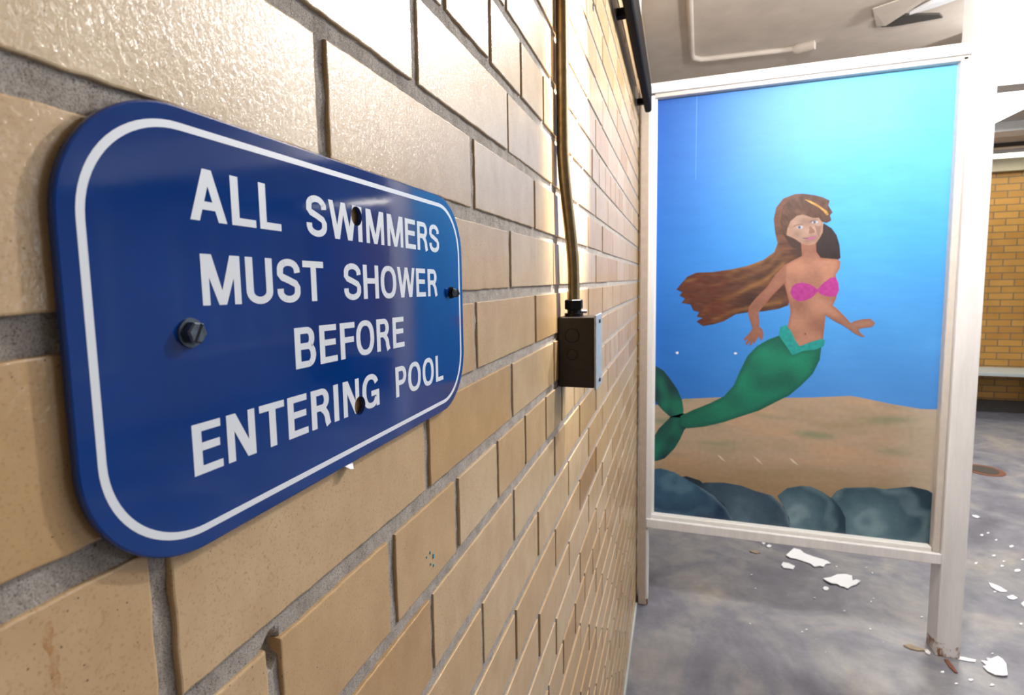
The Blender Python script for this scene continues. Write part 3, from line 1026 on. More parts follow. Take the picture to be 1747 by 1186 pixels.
YB = 34.90
mural = empty('mural', (8.0, YB, 6.0))
tag(mural, 'painted undersea mural of a brown haired mermaid over sand, set in the white frame', 'painting')
OM = (8.0, YB, 6.0)
D = {"hair_back": [[8.584, 25.788], [7.988, 25.574], [7.646, 25.094], [7.531, 24.428], [7.634, 23.635], [7.772, 23.064], [7.611, 22.561], [7.053, 22.122], [6.22, 21.801], [5.368, 21.613], [4.278, 21.474], [3.387, 21.458], [2.882, 21.229], [2.489, 20.754], [2.263, 20.455], [2.609, 20.293], [2.44, 20.077], [2.786, 19.904], [2.561, 19.627], [3.099, 19.54], [3.252, 19.176], [3.593, 19.056], [3.451, 18.79], [3.79, 18.719], [3.455, 18.487], [3.832, 18.211], [4.445, 18.338], [4.994, 18.521], [5.64, 18.941], [6.283, 19.06], [7.129, 19.119], [7.958, 19.27], [8.415, 19.465], [8.549, 20.093], [8.465, 21.232], [8.699, 21.904], [9.086, 22.342], [8.969, 22.905], [8.454, 23.374], [8.229, 24.167], [8.612, 24.814]], "hair_right": [[10.065, 24.073], [10.462, 23.779], [10.716, 23.385], [10.88, 22.831], [10.953, 22.116], [10.813, 22.01], [9.984, 22.113], [9.698, 22.433], [9.763, 22.875], [9.941, 23.42]], "hair_top": [[8.584, 25.788], [8.981, 25.783], [9.575, 25.655], [9.968, 25.52], [10.313, 25.312], [10.255, 25.045], [10.48, 24.651], [10.351, 24.495], [10.428, 24.218], [10.21, 24.087], [9.965, 24.166], [9.811, 24.393], [9.517, 24.398], [9.017, 24.614], [8.72, 24.564], [8.407, 24.292], [8.257, 23.92], [8.208, 23.496], [8.042, 23.616], [7.871, 24.298], [7.999, 25.184]], "face": [[8.259, 23.83], [8.376, 24.327], [8.669, 24.589], [9.015, 24.68], [9.514, 24.487], [9.908, 24.41], [10.036, 24.074], [10.033, 23.58], [9.897, 23.256], [9.682, 22.933], [9.368, 22.867], [9.017, 22.97], [8.659, 23.253], [8.403, 23.398], [8.208, 23.496], [8.162, 23.689]], "ear": [[8.257, 23.92], [8.162, 23.689], [8.208, 23.496], [8.403, 23.398], [8.426, 23.655], [8.359, 23.881]], "body": [[8.964, 23.073], [9.038, 22.287], [8.594, 22.043], [8.145, 21.784], [7.698, 21.248], [7.301, 20.566], [6.689, 19.877], [6.36, 19.412], [6.304, 19.06], [6.422, 18.59], [6.572, 18.097], [6.418, 17.824], [6.104, 17.463], [6.16, 17.369], [6.362, 17.48], [6.197, 17.168], [6.295, 17.11], [6.472, 17.339], [6.425, 17.078], [6.542, 17.104], [6.622, 17.342], [6.679, 17.178], [6.76, 17.345], [6.923, 17.631], [7.013, 17.42], [7.139, 17.481], [7.161, 17.834], [7.049, 18.126], [6.921, 18.171], [6.934, 18.476], [6.867, 19.061], [7.122, 19.41], [7.625, 20.102], [8.185, 20.725], [8.345, 20.095], [8.461, 19.636], [8.559, 19.063], [8.473, 18.488], [8.418, 18.256], [8.677, 17.451], [8.999, 16.936], [9.646, 17.239], [10.238, 17.422], [10.292, 18.161], [10.327, 18.896], [10.789, 18.561], [11.185, 18.339], [11.532, 18.085], [11.779, 17.876], [12.169, 17.67], [12.281, 17.716], [12.045, 17.925], [11.961, 18.124], [12.243, 18.194], [12.618, 18.253], [12.75, 18.464], [12.506, 18.716], [12.13, 18.681], [11.754, 18.567], [11.585, 18.455], [11.264, 18.844], [10.911, 19.234], [10.66, 19.459], [10.821, 19.849], [10.866, 20.516], [10.746, 21.184], [10.927, 21.511], [10.961, 21.896], [10.812, 22.043], [9.983, 22.146], [9.756, 22.487], [9.71, 22.987]], "bikini_left": [[8.495, 20.208], [8.587, 20.548], [8.784, 20.716], [9.135, 20.767], [9.538, 20.648], [9.843, 20.396], [9.897, 20.249], [9.659, 19.947], [9.317, 19.746], [8.916, 19.691], [8.658, 19.864], [8.549, 20.093]], "bikini_right": [[9.826, 20.306], [10.129, 20.695], [10.509, 21.022], [10.75, 21.051], [10.908, 20.682], [10.941, 20.293], [10.817, 19.983], [10.448, 19.941], [10.051, 20.079]], "belt": [[8.039, 18.195], [8.345, 18.313], [8.611, 17.97], [8.83, 17.453], [9.065, 17.088], [9.642, 17.353], [10.135, 17.534], [10.355, 17.481], [10.298, 17.115], [9.857, 16.899], [9.256, 16.827], [8.704, 16.546], [8.379, 17.096], [7.98, 17.694]], "tail": [[8.001, 17.694], [8.376, 17.213], [8.701, 16.639], [9.254, 16.885], [9.855, 16.957], [10.18, 17.067], [10.125, 16.333], [9.801, 15.515], [9.216, 14.792], [8.618, 14.175], [7.796, 13.655], [7.065, 13.18], [6.208, 12.811], [5.114, 12.333], [3.991, 11.968], [3.013, 11.784], [2.602, 11.944], [2.594, 12.539], [3.287, 12.947], [4.307, 13.456], [5.083, 13.929], [5.622, 14.626], [5.931, 15.485], [6.342, 16.457], [6.863, 17.063], [7.382, 17.427]], "fluke_up": [[0.659, 15.795], [1.141, 15.622], [1.559, 15.385], [1.979, 14.837], [2.397, 14.228], [2.699, 13.491], [2.776, 12.93], [2.713, 12.421], [2.006, 12.438], [1.525, 12.853], [1.162, 13.278], [0.676, 13.634]], "fluke_lo": [[2.006, 12.463], [2.825, 12.744], [3.012, 11.873], [2.84, 11.671], [2.613, 11.082], [2.267, 10.415], [1.677, 9.718], [1.196, 9.518], [0.709, 9.472], [0.697, 10.93], [1.298, 11.622], [1.771, 12.167]], "sand_line": [[0.193, 13.094], [2.813, 13.648], [5.084, 13.869], [6.834, 13.842], [8.311, 14.006], [9.847, 14.1], [11.332, 14.26], [11.72, 14.303], [12.495, 14.174], [13.729, 13.939], [15.113, 13.742], [16.051, 13.777], [16.882, 13.806]], "rock1": [[0.344, 8.808], [0.933, 8.931], [1.443, 9.047], [2.285, 8.871], [3.118, 8.441], [3.941, 8.017], [4.638, 7.585], [5.333, 6.905], [5.683, 6.314], [5.819, 5.186], [0.375, 4.416]], "rock2": [[3.764, 8.19], [4.05, 8.387], [5.189, 8.509], [6.196, 8.417], [6.97, 8.166], [7.839, 8.017], [8.386, 7.528], [8.72, 6.954], [8.839, 6.477], [8.959, 5.258], [5.712, 4.915], [5.624, 6.433], [5.215, 7.145], [4.406, 7.75]], "rock3": [[8.16, 7.993], [8.675, 8.541], [9.399, 8.766], [9.915, 8.774], [10.535, 8.508], [11.052, 8.149], [11.469, 7.662], [11.738, 7.1], [11.803, 5.31], [8.931, 5.13], [8.832, 6.723], [8.495, 7.418]], "rock4": [[10.95, 8.196], [11.235, 8.646], [11.624, 8.891], [12.983, 9.076], [13.558, 9.024], [14.212, 9.177], [14.857, 9.317], [15.595, 9.194], [16.023, 8.96], [16.103, 7.666], [16.103, 5.375], [11.654, 5.288], [11.698, 6.856], [11.37, 7.65]], "eyeL": [[9.051, 23.921], [9.048, 23.894], [9.03, 23.868], [8.998, 23.846], [8.956, 23.828], [8.909, 23.818], [8.859, 23.817], [8.813, 23.823], [8.776, 23.838], [8.749, 23.858], [8.737, 23.884], [8.741, 23.911], [8.759, 23.937], [8.791, 23.96], [8.833, 23.977], [8.881, 23.987], [8.93, 23.988], [8.976, 23.982], [9.013, 23.967], [9.039, 23.946]], "eyeR": [[9.785, 24.162], [9.781, 24.139], [9.761, 24.117], [9.729, 24.098], [9.687, 24.085], [9.639, 24.078], [9.59, 24.079], [9.546, 24.087], [9.509, 24.101], [9.484, 24.121], [9.474, 24.143], [9.479, 24.167], [9.498, 24.189], [9.531, 24.208], [9.573, 24.221], [9.621, 24.228], [9.669, 24.227], [9.714, 24.219], [9.75, 24.204], [9.775, 24.185]], "irisL": [[8.927, 23.901], [8.924, 23.876], [8.914, 23.855], [8.899, 23.838], [8.879, 23.827], [8.857, 23.824], [8.835, 23.829], [8.814, 23.842], [8.798, 23.86], [8.787, 23.883], [8.783, 23.908], [8.786, 23.933], [8.795, 23.954], [8.81, 23.971], [8.83, 23.982], [8.852, 23.985], [8.875, 23.98], [8.895, 23.967], [8.911, 23.949], [8.922, 23.926]], "irisR": [[9.673, 24.146], [9.671, 24.123], [9.662, 24.103], [9.648, 24.087], [9.629, 24.077], [9.609, 24.075], [9.588, 24.079], [9.569, 24.091], [9.554, 24.108], [9.544, 24.13], [9.54, 24.153], [9.542, 24.176], [9.551, 24.197], [9.565, 24.212], [9.584, 24.222], [9.604, 24.225], [9.625, 24.22], [9.644, 24.208], [9.659, 24.191], [9.669, 24.169]], "browL": [[8.506, 23.913], [8.583, 24.016], [8.761, 24.087], [8.96, 24.103], [9.097, 24.034], [8.962, 24.05], [8.783, 24.032], [8.625, 23.969]], "browR": [[9.324, 24.138], [9.372, 24.224], [9.508, 24.278], [9.743, 24.274], [9.725, 24.24], [9.529, 24.229], [9.413, 24.168]], "nose": [[9.332, 23.872], [9.366, 23.782], [9.334, 23.562], [9.434, 23.505], [9.571, 23.551], [9.668, 23.591], [9.604, 23.727], [9.502, 23.842], [9.42, 23.956]], "lips": [[9.065, 23.272], [9.224, 23.292], [9.381, 23.325], [9.538, 23.341], [9.772, 23.41], [9.697, 23.303], [9.543, 23.199], [9.386, 23.152], [9.246, 23.211]], "lipline": [[9.005, 23.301], [9.144, 23.295], [9.303, 23.289], [9.304, 23.253], [9.145, 23.251], [9.033, 23.273]], "cheek_dark": [[9.595, 24.014], [9.754, 23.94], [9.95, 23.93], [9.923, 23.579], [9.833, 23.319], [9.728, 23.544], [9.682, 23.767]], "blond": [[9.037, 25.467], [9.316, 25.388], [9.715, 25.148], [10.035, 24.866], [10.214, 24.725], [10.287, 24.533], [10.183, 24.509], [10.041, 24.713], [9.8, 24.946], [9.48, 25.163], [9.199, 25.356]], "s_hair": [[[7.697, 23.18], [7.461, 22.395], [6.64, 21.905], [5.37, 21.531], [3.837, 21.329], [2.717, 20.811]], [[8.068, 22.714], [7.272, 21.716], [5.81, 21.054], [4.294, 20.608], [2.957, 19.903]], [[8.093, 21.808], [7.289, 21.027], [5.828, 20.235], [4.313, 19.536], [3.764, 18.936]], [[7.948, 19.639], [6.7, 19.411], [5.312, 19.058], [4.219, 18.516]]], "navel": [[9.397, 17.808], [9.395, 17.787], [9.389, 17.767], [9.378, 17.752], [9.364, 17.742], [9.349, 17.738], [9.333, 17.741], [9.319, 17.751], [9.307, 17.766], [9.299, 17.785], [9.296, 17.806], [9.298, 17.828], [9.305, 17.847], [9.315, 17.862], [9.329, 17.872], [9.345, 17.876], [9.36, 17.873], [9.375, 17.863], [9.386, 17.848], [9.394, 17.829]], "chips": [[[2.252, 16.554], [2.403, 16.62], [2.451, 16.497], [2.335, 16.432]], [[5.58, 16.616], [5.71, 16.655], [5.778, 16.561], [5.637, 16.509]]], "scratch": [[[4.76, 10.252], [4.988, 10.147], [5.298, 9.801], [4.991, 9.997]], [[6.81, 10.337], [7.085, 10.153], [7.341, 9.834], [7.033, 10.062]], [[8.726, 10.401], [8.937, 10.324], [9.238, 9.98], [8.921, 10.166]]]}


def P(name):
    return [tuple(p) for p in D[name]]


def seg_dist(px, pz, line):
    best = 1e9
    for (ax, az), (bx, bz) in zip(line[:-1], line[1:]):
        dx, dz = bx - ax, bz - az
        t = max(0.0, min(1.0, ((px - ax) * dx + (pz - az) * dz) / (dx * dx + dz * dz + 1e-12)))
        best = min(best, math.hypot(px - ax - t * dx, pz - az - t * dz))
    return best


def lerp(a, b, t):
    t = max(0.0, min(1.0, t))
    return tuple(x + (y - x) * t for x, y in zip(a, b))


def nz(x, z, s=1.0, k=0.0):
    return mnoise.noise(Vector((x * s, z * s, k)))


def painted(name, poly, colour, y, spacing=0.14, parent=None, jag=0.0):
    poly = [tuple(p) for p in poly]
    xs = [p[0] for p in poly]
    zs = [p[1] for p in poly]
    pts = []
    if spacing:
        x = min(xs) + spacing / 2
        r = 0
        while x < max(xs):
            z = min(zs) + spacing / 2 * (1 + r % 2)
            while z < max(zs):
                if inside((x, z), poly) and seg_dist(x, z, poly + [poly[0]]) > spacing * 0.35:
                    pts.append((x, z))
                z += spacing
            x += spacing
            r += 1
    vv, ff = cdt([poly], lambda a, b: inside((a, b), poly), pts)
    if not ff:
        return None
    n = len(vv)
    me = bpy.data.meshes.new(name)
    Vt = [((x - OM[0]) * S, (y - OM[1]) * S, (z - OM[2]) * S) for x, z in vv]
    me.from_pydata(Vt, [], ff)
    me.materials.append(M['paint'])
    at = me.color_attributes.new('paint', 'FLOAT_COLOR', 'POINT')
    buf = []
    for x, z in vv:
        c = colour(x, z)
        buf += [lin(max(0, min(255, v))) for v in c] + [1.0]
    at.data.foreach_set('color', buf)
    bm = bmesh.new()
    bm.from_mesh(me)
    for f in bm.faces:
        f.normal_update()
    bmesh.ops.reverse_faces(bm, faces=[f for f in bm.faces if f.normal.y > 0])
    bm.to_mesh(me)
    bm.free()
    o = bpy.data.objects.new(name, me)
    COL.objects.link(o)
    o.parent = parent or mural
    if parent is not None:
        pass
    return o


def flat(c, n=0.0):
    return lambda x, z: tuple(t + n * nz(x, z, 6, 1) for t in c)


def sea(x, z):
    u = (x - 0.9) / 15.0
    v = (z - 12.0) / 20.0
    low = lerp((26, 100, 190), (70, 134, 214), u * 1.5)
    mid = lerp((26, 108, 198), (66, 156, 226), u * 1.6)
    top = lerp((10, 76, 164), (92, 172, 220), (u - 0.0) * 1.25)
    c = lerp(low, mid, v * 1.8) if v < 0.55 else lerp(mid, top, (v - 0.55) * 2.2)
    k = 4 * nz(x, z, 0.35) + 3 * nz(x * 0.3, z, 1.6, 3) + 2 * nz(x, z, 7, 5)
    return tuple(t + k for t in c)


MB().box(0.95, 16.0, YB + 0.02, YB + 0.25, 5.9, 32.0).build('board', M['wall_paint'], mural, origin=OM)
painted('painted_sea', [(0.93, 5.9), (15.95, 5.9), (15.95, 32.0), (0.93, 32.0)], sea, YB + 0.012, 0.2)


def sand(x, z):
    c = (168, 150, 130)
    a = nz(x * 0.22, z * 0.9, 1.0, 2) + 0.5 * nz(x * 0.5, z * 2.4, 1.0, 8)
    c = lerp(c, (150, 138, 112), a * 1.3)
    c = lerp(c, (178, 150, 124), -a * 1.5)
    g = nz(x * 0.25, z * 1.6, 1.0, 12)
    c = lerp(c, (118, 130, 104), (g - 0.28) * 2.2)
    if z < 10.4:
        c = lerp(c, (150, 126, 96), (10.4 - z) * 0.5)
    c = lerp(c, (186, 176, 164), (x - 13.6) * 0.35)
    k = 8 * nz(x, z, 5, 4)
    return tuple(t + k for t in c)


sl = P('sand_line')
sl[0] = (0.93, sl[0][1])
sl[-1] = (15.95, sl[-1][1])
painted('painted_sand', sl + [(15.95, 5.9), (0.93, 5.9)], sand, YB + 0.008, 0.18)


def rock(center, rad, dark, light, rings=0.0, edge=None):
    def f(x, z):
        d = math.hypot((x - center[0]) / rad[0], (z - center[1]) / rad[1])
        c = lerp(light, dark, d ** 1.6)
        c = lerp(c, (160, 182, 190), 0.45 * max(0, math.sin(d * 9.0 + 1.5 * nz(x, z, 1.2)) - 0.2) * rings)
        if edge:
            e = seg_dist(x, z, edge)
            c = lerp((128, 146, 160), c, 0.3 + e * 3.2) if e < 0.22 else c
        k = 10 * nz(x, z, 1.6, 1) + 6 * nz(x, z, 6, 2)
        return tuple(t + k for t in c)
    return f


def clipx(poly, lo=0.93, hi=15.95, zlo=5.9):
    return [(min(max(x, lo), hi), max(z, zlo)) for x, z in poly]


r1, r2, r3, r4 = (clipx(P('rock%d' % k)) for k in (1, 2, 3, 4))
painted('rock_gap_shade', [(0.93, 5.9), (15.9, 5.9), (15.9, 7.4), (5.0, 7.4), (3.8, 8.5), (3.0, 8.7), (0.93, 8.0)], flat((24, 44, 60), 6), YB + 0.0072, 0.3)
painted('painted_rock', r4, rock((12.9, 6.9), (3.1, 2.6), (30, 56, 72), (92, 124, 138), 1.0), YB + 0.0060, 0.12)
painted('painted_rock', r3, rock((9.1, 7.0), (2.2, 2.3), (26, 56, 74), (98, 128, 142), 1.0), YB + 0.0045, 0.12)
painted('painted_rock', r2, rock((6.3, 7.0), (2.6, 2.6), (30, 54, 74), (66, 92, 112), 0.3, r2[5:9]), YB + 0.0030, 0.12)
painted('painted_rock', r1, rock((2.3, 8.2), (3.0, 2.6), (14, 46, 78), (56, 98, 126), 0.5, r1[5:9]), YB + 0.0015, 0.12)

mm = empty('painted_mermaid')
mm.parent = mural
og = None


def hair(x, z):
    d = [seg_dist(x, z, [tuple(p) for p in s]) for s in D['s_hair']]
    c = lerp((50, 27, 21), (92, 58, 41), 0.5 + 1.0 * nz(x * 0.4, z * 1.6, 1.4, 3) + 0.25 * (z - 19.5) * 0.3)
    for k, dd in enumerate(d):
        c = lerp((128, 92, 50) if k != 1 else (102, 68, 46), c, 0.15 + dd * 4.0)
    c = lerp(c, lerp((78, 30, 14), c, 0.3 + 0.9 * nz(x * 0.6, z * 2.6, 2.0, 9)), min(1, max(0, (6.4 - x) * 0.5)))
    c = lerp(c, (38, 22, 18), (x - 8.3) * 0.9 if 21.0 < z < 24.2 else 0)
    k = 16 * nz(x * 0.8, z * 3.5, 3.0, 6)
    return tuple(t + k for t in c)


def hair_r(x, z):
    d = math.hypot((x - 10.9) / 0.5, (z - 24.4) / 1.0)
    c = lerp((84, 56, 50), (32, 20, 24), d * 0.8)
    k = 12 * nz(x * 3, z, 2.0, 6)
    return tuple(t + k for t in c)


def hair_t(x, z):
    c = lerp((108, 76, 60), (70, 44, 34), 0.5 + 1.2 * nz(x * 1.2, z * 1.2, 1.6, 3) - (z - 26.4) * 0.4)
    k = 16 * nz(x * 3.0 + z, z * 1.0, 3.0, 6)
    return tuple(t + k for t in c)


def skin(x, z):
    c = lerp((160, 116, 98), (130, 90, 76), 0.4 + 1.1 * nz(x, z, 0.9, 4))
    if x < 8.3:
        c = lerp(c, (118, 78, 66), 0.55)
    if z > 23.4 and 8.9 < x < 10.4:
        c = lerp(c, (150, 102, 82), (z - 23.4) * 0.9)
    if x > 11.2 and z < 19:
        c = lerp(c, (136, 104, 92), 0.6)
    e = seg_dist(x, z, BODY)
    c = lerp((132, 82, 66), c, 0.35 + e * 3.5)
    k = 7 * nz(x, z, 6, 2)
    return tuple(t + k for t in c)


def skin_face(x, z):
    c = lerp((156, 130, 118), (126, 100, 90), 0.45 + 0.9 * nz(x, z, 2.0, 4))
    e = seg_dist(x, z, FACE)
    c = lerp((150, 108, 90), c, 0.4 + e * 5)
    return c


def tailc(x, z):
    c = lerp((14, 124, 98), (10, 92, 78), 0.5 + 1.2 * nz(x, z, 0.7, 5))
    e = seg_dist(x, z, TAIL)
    c = lerp((6, 78, 66), c, 0.35 + e * 2.0)
    if x < 5:
        c = lerp(c, (8, 84, 70), (5 - x) * 0.3)
    k = 6 * nz(x, z, 6, 2)
    return tuple(t + k for t in c)


def flukec(x, z):
    c = lerp((14, 104, 84), (4, 52, 58), 0.5 + 1.3 * nz(x * 1.4, z * 0.8, 1.0, 5))
    return tuple(t + 5 * nz(x, z, 6, 2) for t in c)


BODY = P('body') + P('body')[:1]
FACE = P('face') + P('face')[:1]
TAIL = P('tail') + P('tail')[:1]
y0 = YB
painted('painted_hair', P('hair_back'), hair, y0 - 0.001, 0.07, mm)
painted('painted_hair', P('hair_right'), hair_r, y0 - 0.0015, 0.07, mm)
painted('painted_fluke', clipx(P('fluke_up')), flukec, y0 - 0.001, 0.10, mm)
painted('painted_fluke', clipx(P('fluke_lo')), flukec, y0 - 0.001, 0.10, mm)
painted('painted_body', P('body'), skin, y0 - 0.003, 0.08, mm)
painted('painted_tail', P('tail'), tailc, y0 - 0.004, 0.10, mm)
painted('painted_waistband', P('belt'), flat((22, 138, 138), 22), y0 - 0.006, 0.08, mm)
painted('painted_bikini_top', P('bikini_left'), flat((150, 44, 126), 14), y0 - 0.0045, 0.08, mm)
painted('painted_bikini_top', P('bikini_right'), flat((156, 46, 130), 14), y0 - 0.0045, 0.08, mm)
painted('painted_hair_shadow', [(8.7, 24.9), (9.6, 24.8), (10.0, 24.3), (10.0, 23.2), (9.85, 22.5), (9.3, 22.45), (8.5, 22.8), (8.0, 23.6)], flat((52, 32, 28), 8), y0 - 0.0012, 0.08, mm)
fc = painted('painted_face', P('face'), skin_face, y0 - 0.005, 0.04, mm)
painted('painted_face_shade', P('cheek_dark'), flat((124, 96, 88), 8), y0 - 0.0054, 0.06, mm)
painted('painted_ear', P('ear'), flat((148, 116, 102), 8), y0 - 0.0054, 0.05, mm)
painted('painted_hair', P('hair_top'), hair_t, y0 - 0.0065, 0.05, mm)
painted('painted_hair_streak', P('blond'), flat((168, 128, 62), 60), y0 - 0.0075, 0.04, mm)
painted('painted_eye', P('eyeL'), flat((160, 162, 176)), y0 - 0.006, 0, mm)
painted('painted_eye', P('eyeR'), flat((160, 162, 178)), y0 - 0.006, 0, mm)
painted('painted_iris', P('irisL'), flat((66, 78, 96)), y0 - 0.0068, 0, mm)
painted('painted_iris', P('irisR'), flat((66, 78, 96)), y0 - 0.0068, 0, mm)
painted('painted_eyebrow', P('browL'), flat((108, 84, 78)), y0 - 0.0064, 0, mm)
painted('painted_eyebrow', P('browR'), flat((96, 74, 72)), y0 - 0.0064, 0, mm)
painted('painted_nose', P('nose'), flat((122, 90, 80)), y0 - 0.0062, 0, mm)
painted('painted_lips', P('lips'), flat((148, 84, 122)), y0 - 0.0062, 0, mm)
painted('painted_mouth_line', P('lipline'), flat((70, 50, 60)), y0 - 0.0070, 0, mm)
painted('painted_navel', P('navel'), flat((112, 70, 58)), y0 - 0.0046, 0, mm)
for q in D['chips']:
    painted('chipped_spot', [tuple(p) for p in q], flat((226, 230, 236)), y0 - 0.001, 0)
for q in D['scratch']:
    painted('scratch', [tuple(p) for p in q], flat((206, 196, 180)), y0 - 0.001, 0)
M['joint'] = simple('pale_blue_joint', rgb(92, 150, 205), 0.6)
# board joint: hairline between two sheets
MB().box(3.26, 3.285, YB + 0.006, YB + 0.02, 27.0, 31.9).build('sheet_joint', M['joint'], mural, origin=OM)

# ------------------------------------------------------------------ above and behind
bar = MB().box(0.40, 0.78, -4, 33.45, 30.75, 32.2).build('black_channel', M['black'], bevel=0.13, seg=3, origin=(0.5, 14, 31))
tag(bar, 'black metal channel running high along the brick wall up to the mural frame', 'metal channel')
for yy in (2, 12, 22, 33.0):
    MB().box(-0.02, 0.5, yy, yy + 0.35, 31.2, 31.5).build('bracket', M['black'], bar, origin=(0.5, 14, 31))
cp = MB().tube([(2.75, 10, 37.85), (2.8, 36, 37.85), (3.10, 44.6, 37.85), (3.2, 45.3, 37.85), (3.75, 45.85, 37.85), (4.4, 45.95, 37.85), (10.3, 46.4, 37.85)], 0.2, 14).build('ceiling_pipe', M['ceiling'], smooth=True, origin=(6, 40, 37.8))
tag(cp, 'painted over conduit bending across the dingy ceiling behind the mural', 'pipe')
q = MB().tube([(10.2, 46.4, 37.8), (10.5, 46.3, 37.8), (11.5, 45.9, 37.8)], [0.28, 0.42, 0.36], 14).build('coupling', M['ceiling'], cp, smooth=True, origin=(6, 40, 37.8))
bm_ = MB().box(21.6, 76, 47.6, 49.6, 33.95, 38).build('ceiling_crossbeam', M['white'], bevel=0.06, origin=(46, 48.6, 38))
bm_.name = 'trim_4'
structure(bm_)
structure(MB().box(20, 76, 77.4, 80.6, 36.9, 38).build('trim_5', M['white'], bevel=0.05, origin=(46, 79, 38)))
structure(MB().box(20, 76, 90.0, 90.5, 37.5, 38).build('trim_6', M['dark_base'], origin=(46, 90, 38)))
# peeling plaster and sagging patch on the ceiling
pl = empty('ceiling_plaster_patch', (17.5, 45.5, 38))
tag(pl, 'torn peeling plaster patch hanging from the ceiling beside the white post', 'plaster patch')
og = (17.5, 45.5, 38)
MB().prism([(15.0, 43.6), (15.9, 43.2), (18.2, 44.0), (18.6, 44.6), (16.0, 44.9), (15.2, 44.7)], lambda u, v, w_: (u, v, w_), 37.86, 37.99).build('cavity', M['plaster_dark'], pl, origin=og)
mbp = MB()
mbp.add([(13.8, 41.6, 37.95), (16.4, 40.0, 37.95), (16.6, 41.0, 37.88), (15.2, 43.9, 37.68), (14.7, 43.9, 37.74), (13.8, 41.6, 37.88), (16.4, 40.0, 37.88), (16.6, 41.0, 37.82), (15.2, 43.9, 37.60), (14.7, 43.9, 37.66)],
        [(0, 1, 2, 3, 4), (9, 8, 7, 6, 5), (0, 4, 9, 5), (4, 3, 8, 9), (3, 2, 7, 8), (2, 1, 6, 7), (1, 0, 5, 6)])
mbp.build('hanging_flap', M['ceiling'], pl, origin=og)
MB().prism([(16.2, 42.9), (17.0, 41.6), (18.5, 41.4), (17.4, 42.3)], lambda u, v, w_: (u, v, w_), 37.7, 37.95).build('peeled_edge', M['flake'], pl, origin=og)
# bench against the far wall
be = empty('bench', (48, 97.5, 0))
tag(be, 'pale slab bench along the foot of the yellow brick wall', 'bench')
og = (48, 97.5, 0)
MB().box(22, 75, 94.5, 100.3, 6.3, 6.81).build('seat', M['bench'], be, bevel=0.05, origin=og)
for xx in (26, 40, 53.2, 66):
    MB().box(xx, xx + 1.6, 95.2, 99.9, 0, 6.32).build('support', M['rust'] if xx == 53.2 else M['dark_base'], be, origin=og)
dr = MB().prism([(33.6 + 1.7 * math.cos(t), 69.6 + 1.9 * math.sin(t)) for t in np.linspace(0, 2 * math.pi, 28, endpoint=False)], lambda u, v, w_: (u, v, w_), 0.0, 0.06).build('floor_drain', M['rust'], origin=(33.6, 69.6, 0))
tag(dr, 'round rusty drain cover in the concrete floor past the white post', 'drain cover')
MB().prism([(33.6 + 1.2 * math.cos(t), 69.6 + 1.35 * math.sin(t)) for t in np.linspace(0, 2 * math.pi, 24, endpoint=False)], lambda u, v, w_: (u, v, w_), 0.061, 0.09).build('grate', M['dark_base'], dr, origin=(33.6, 69.6, 0))

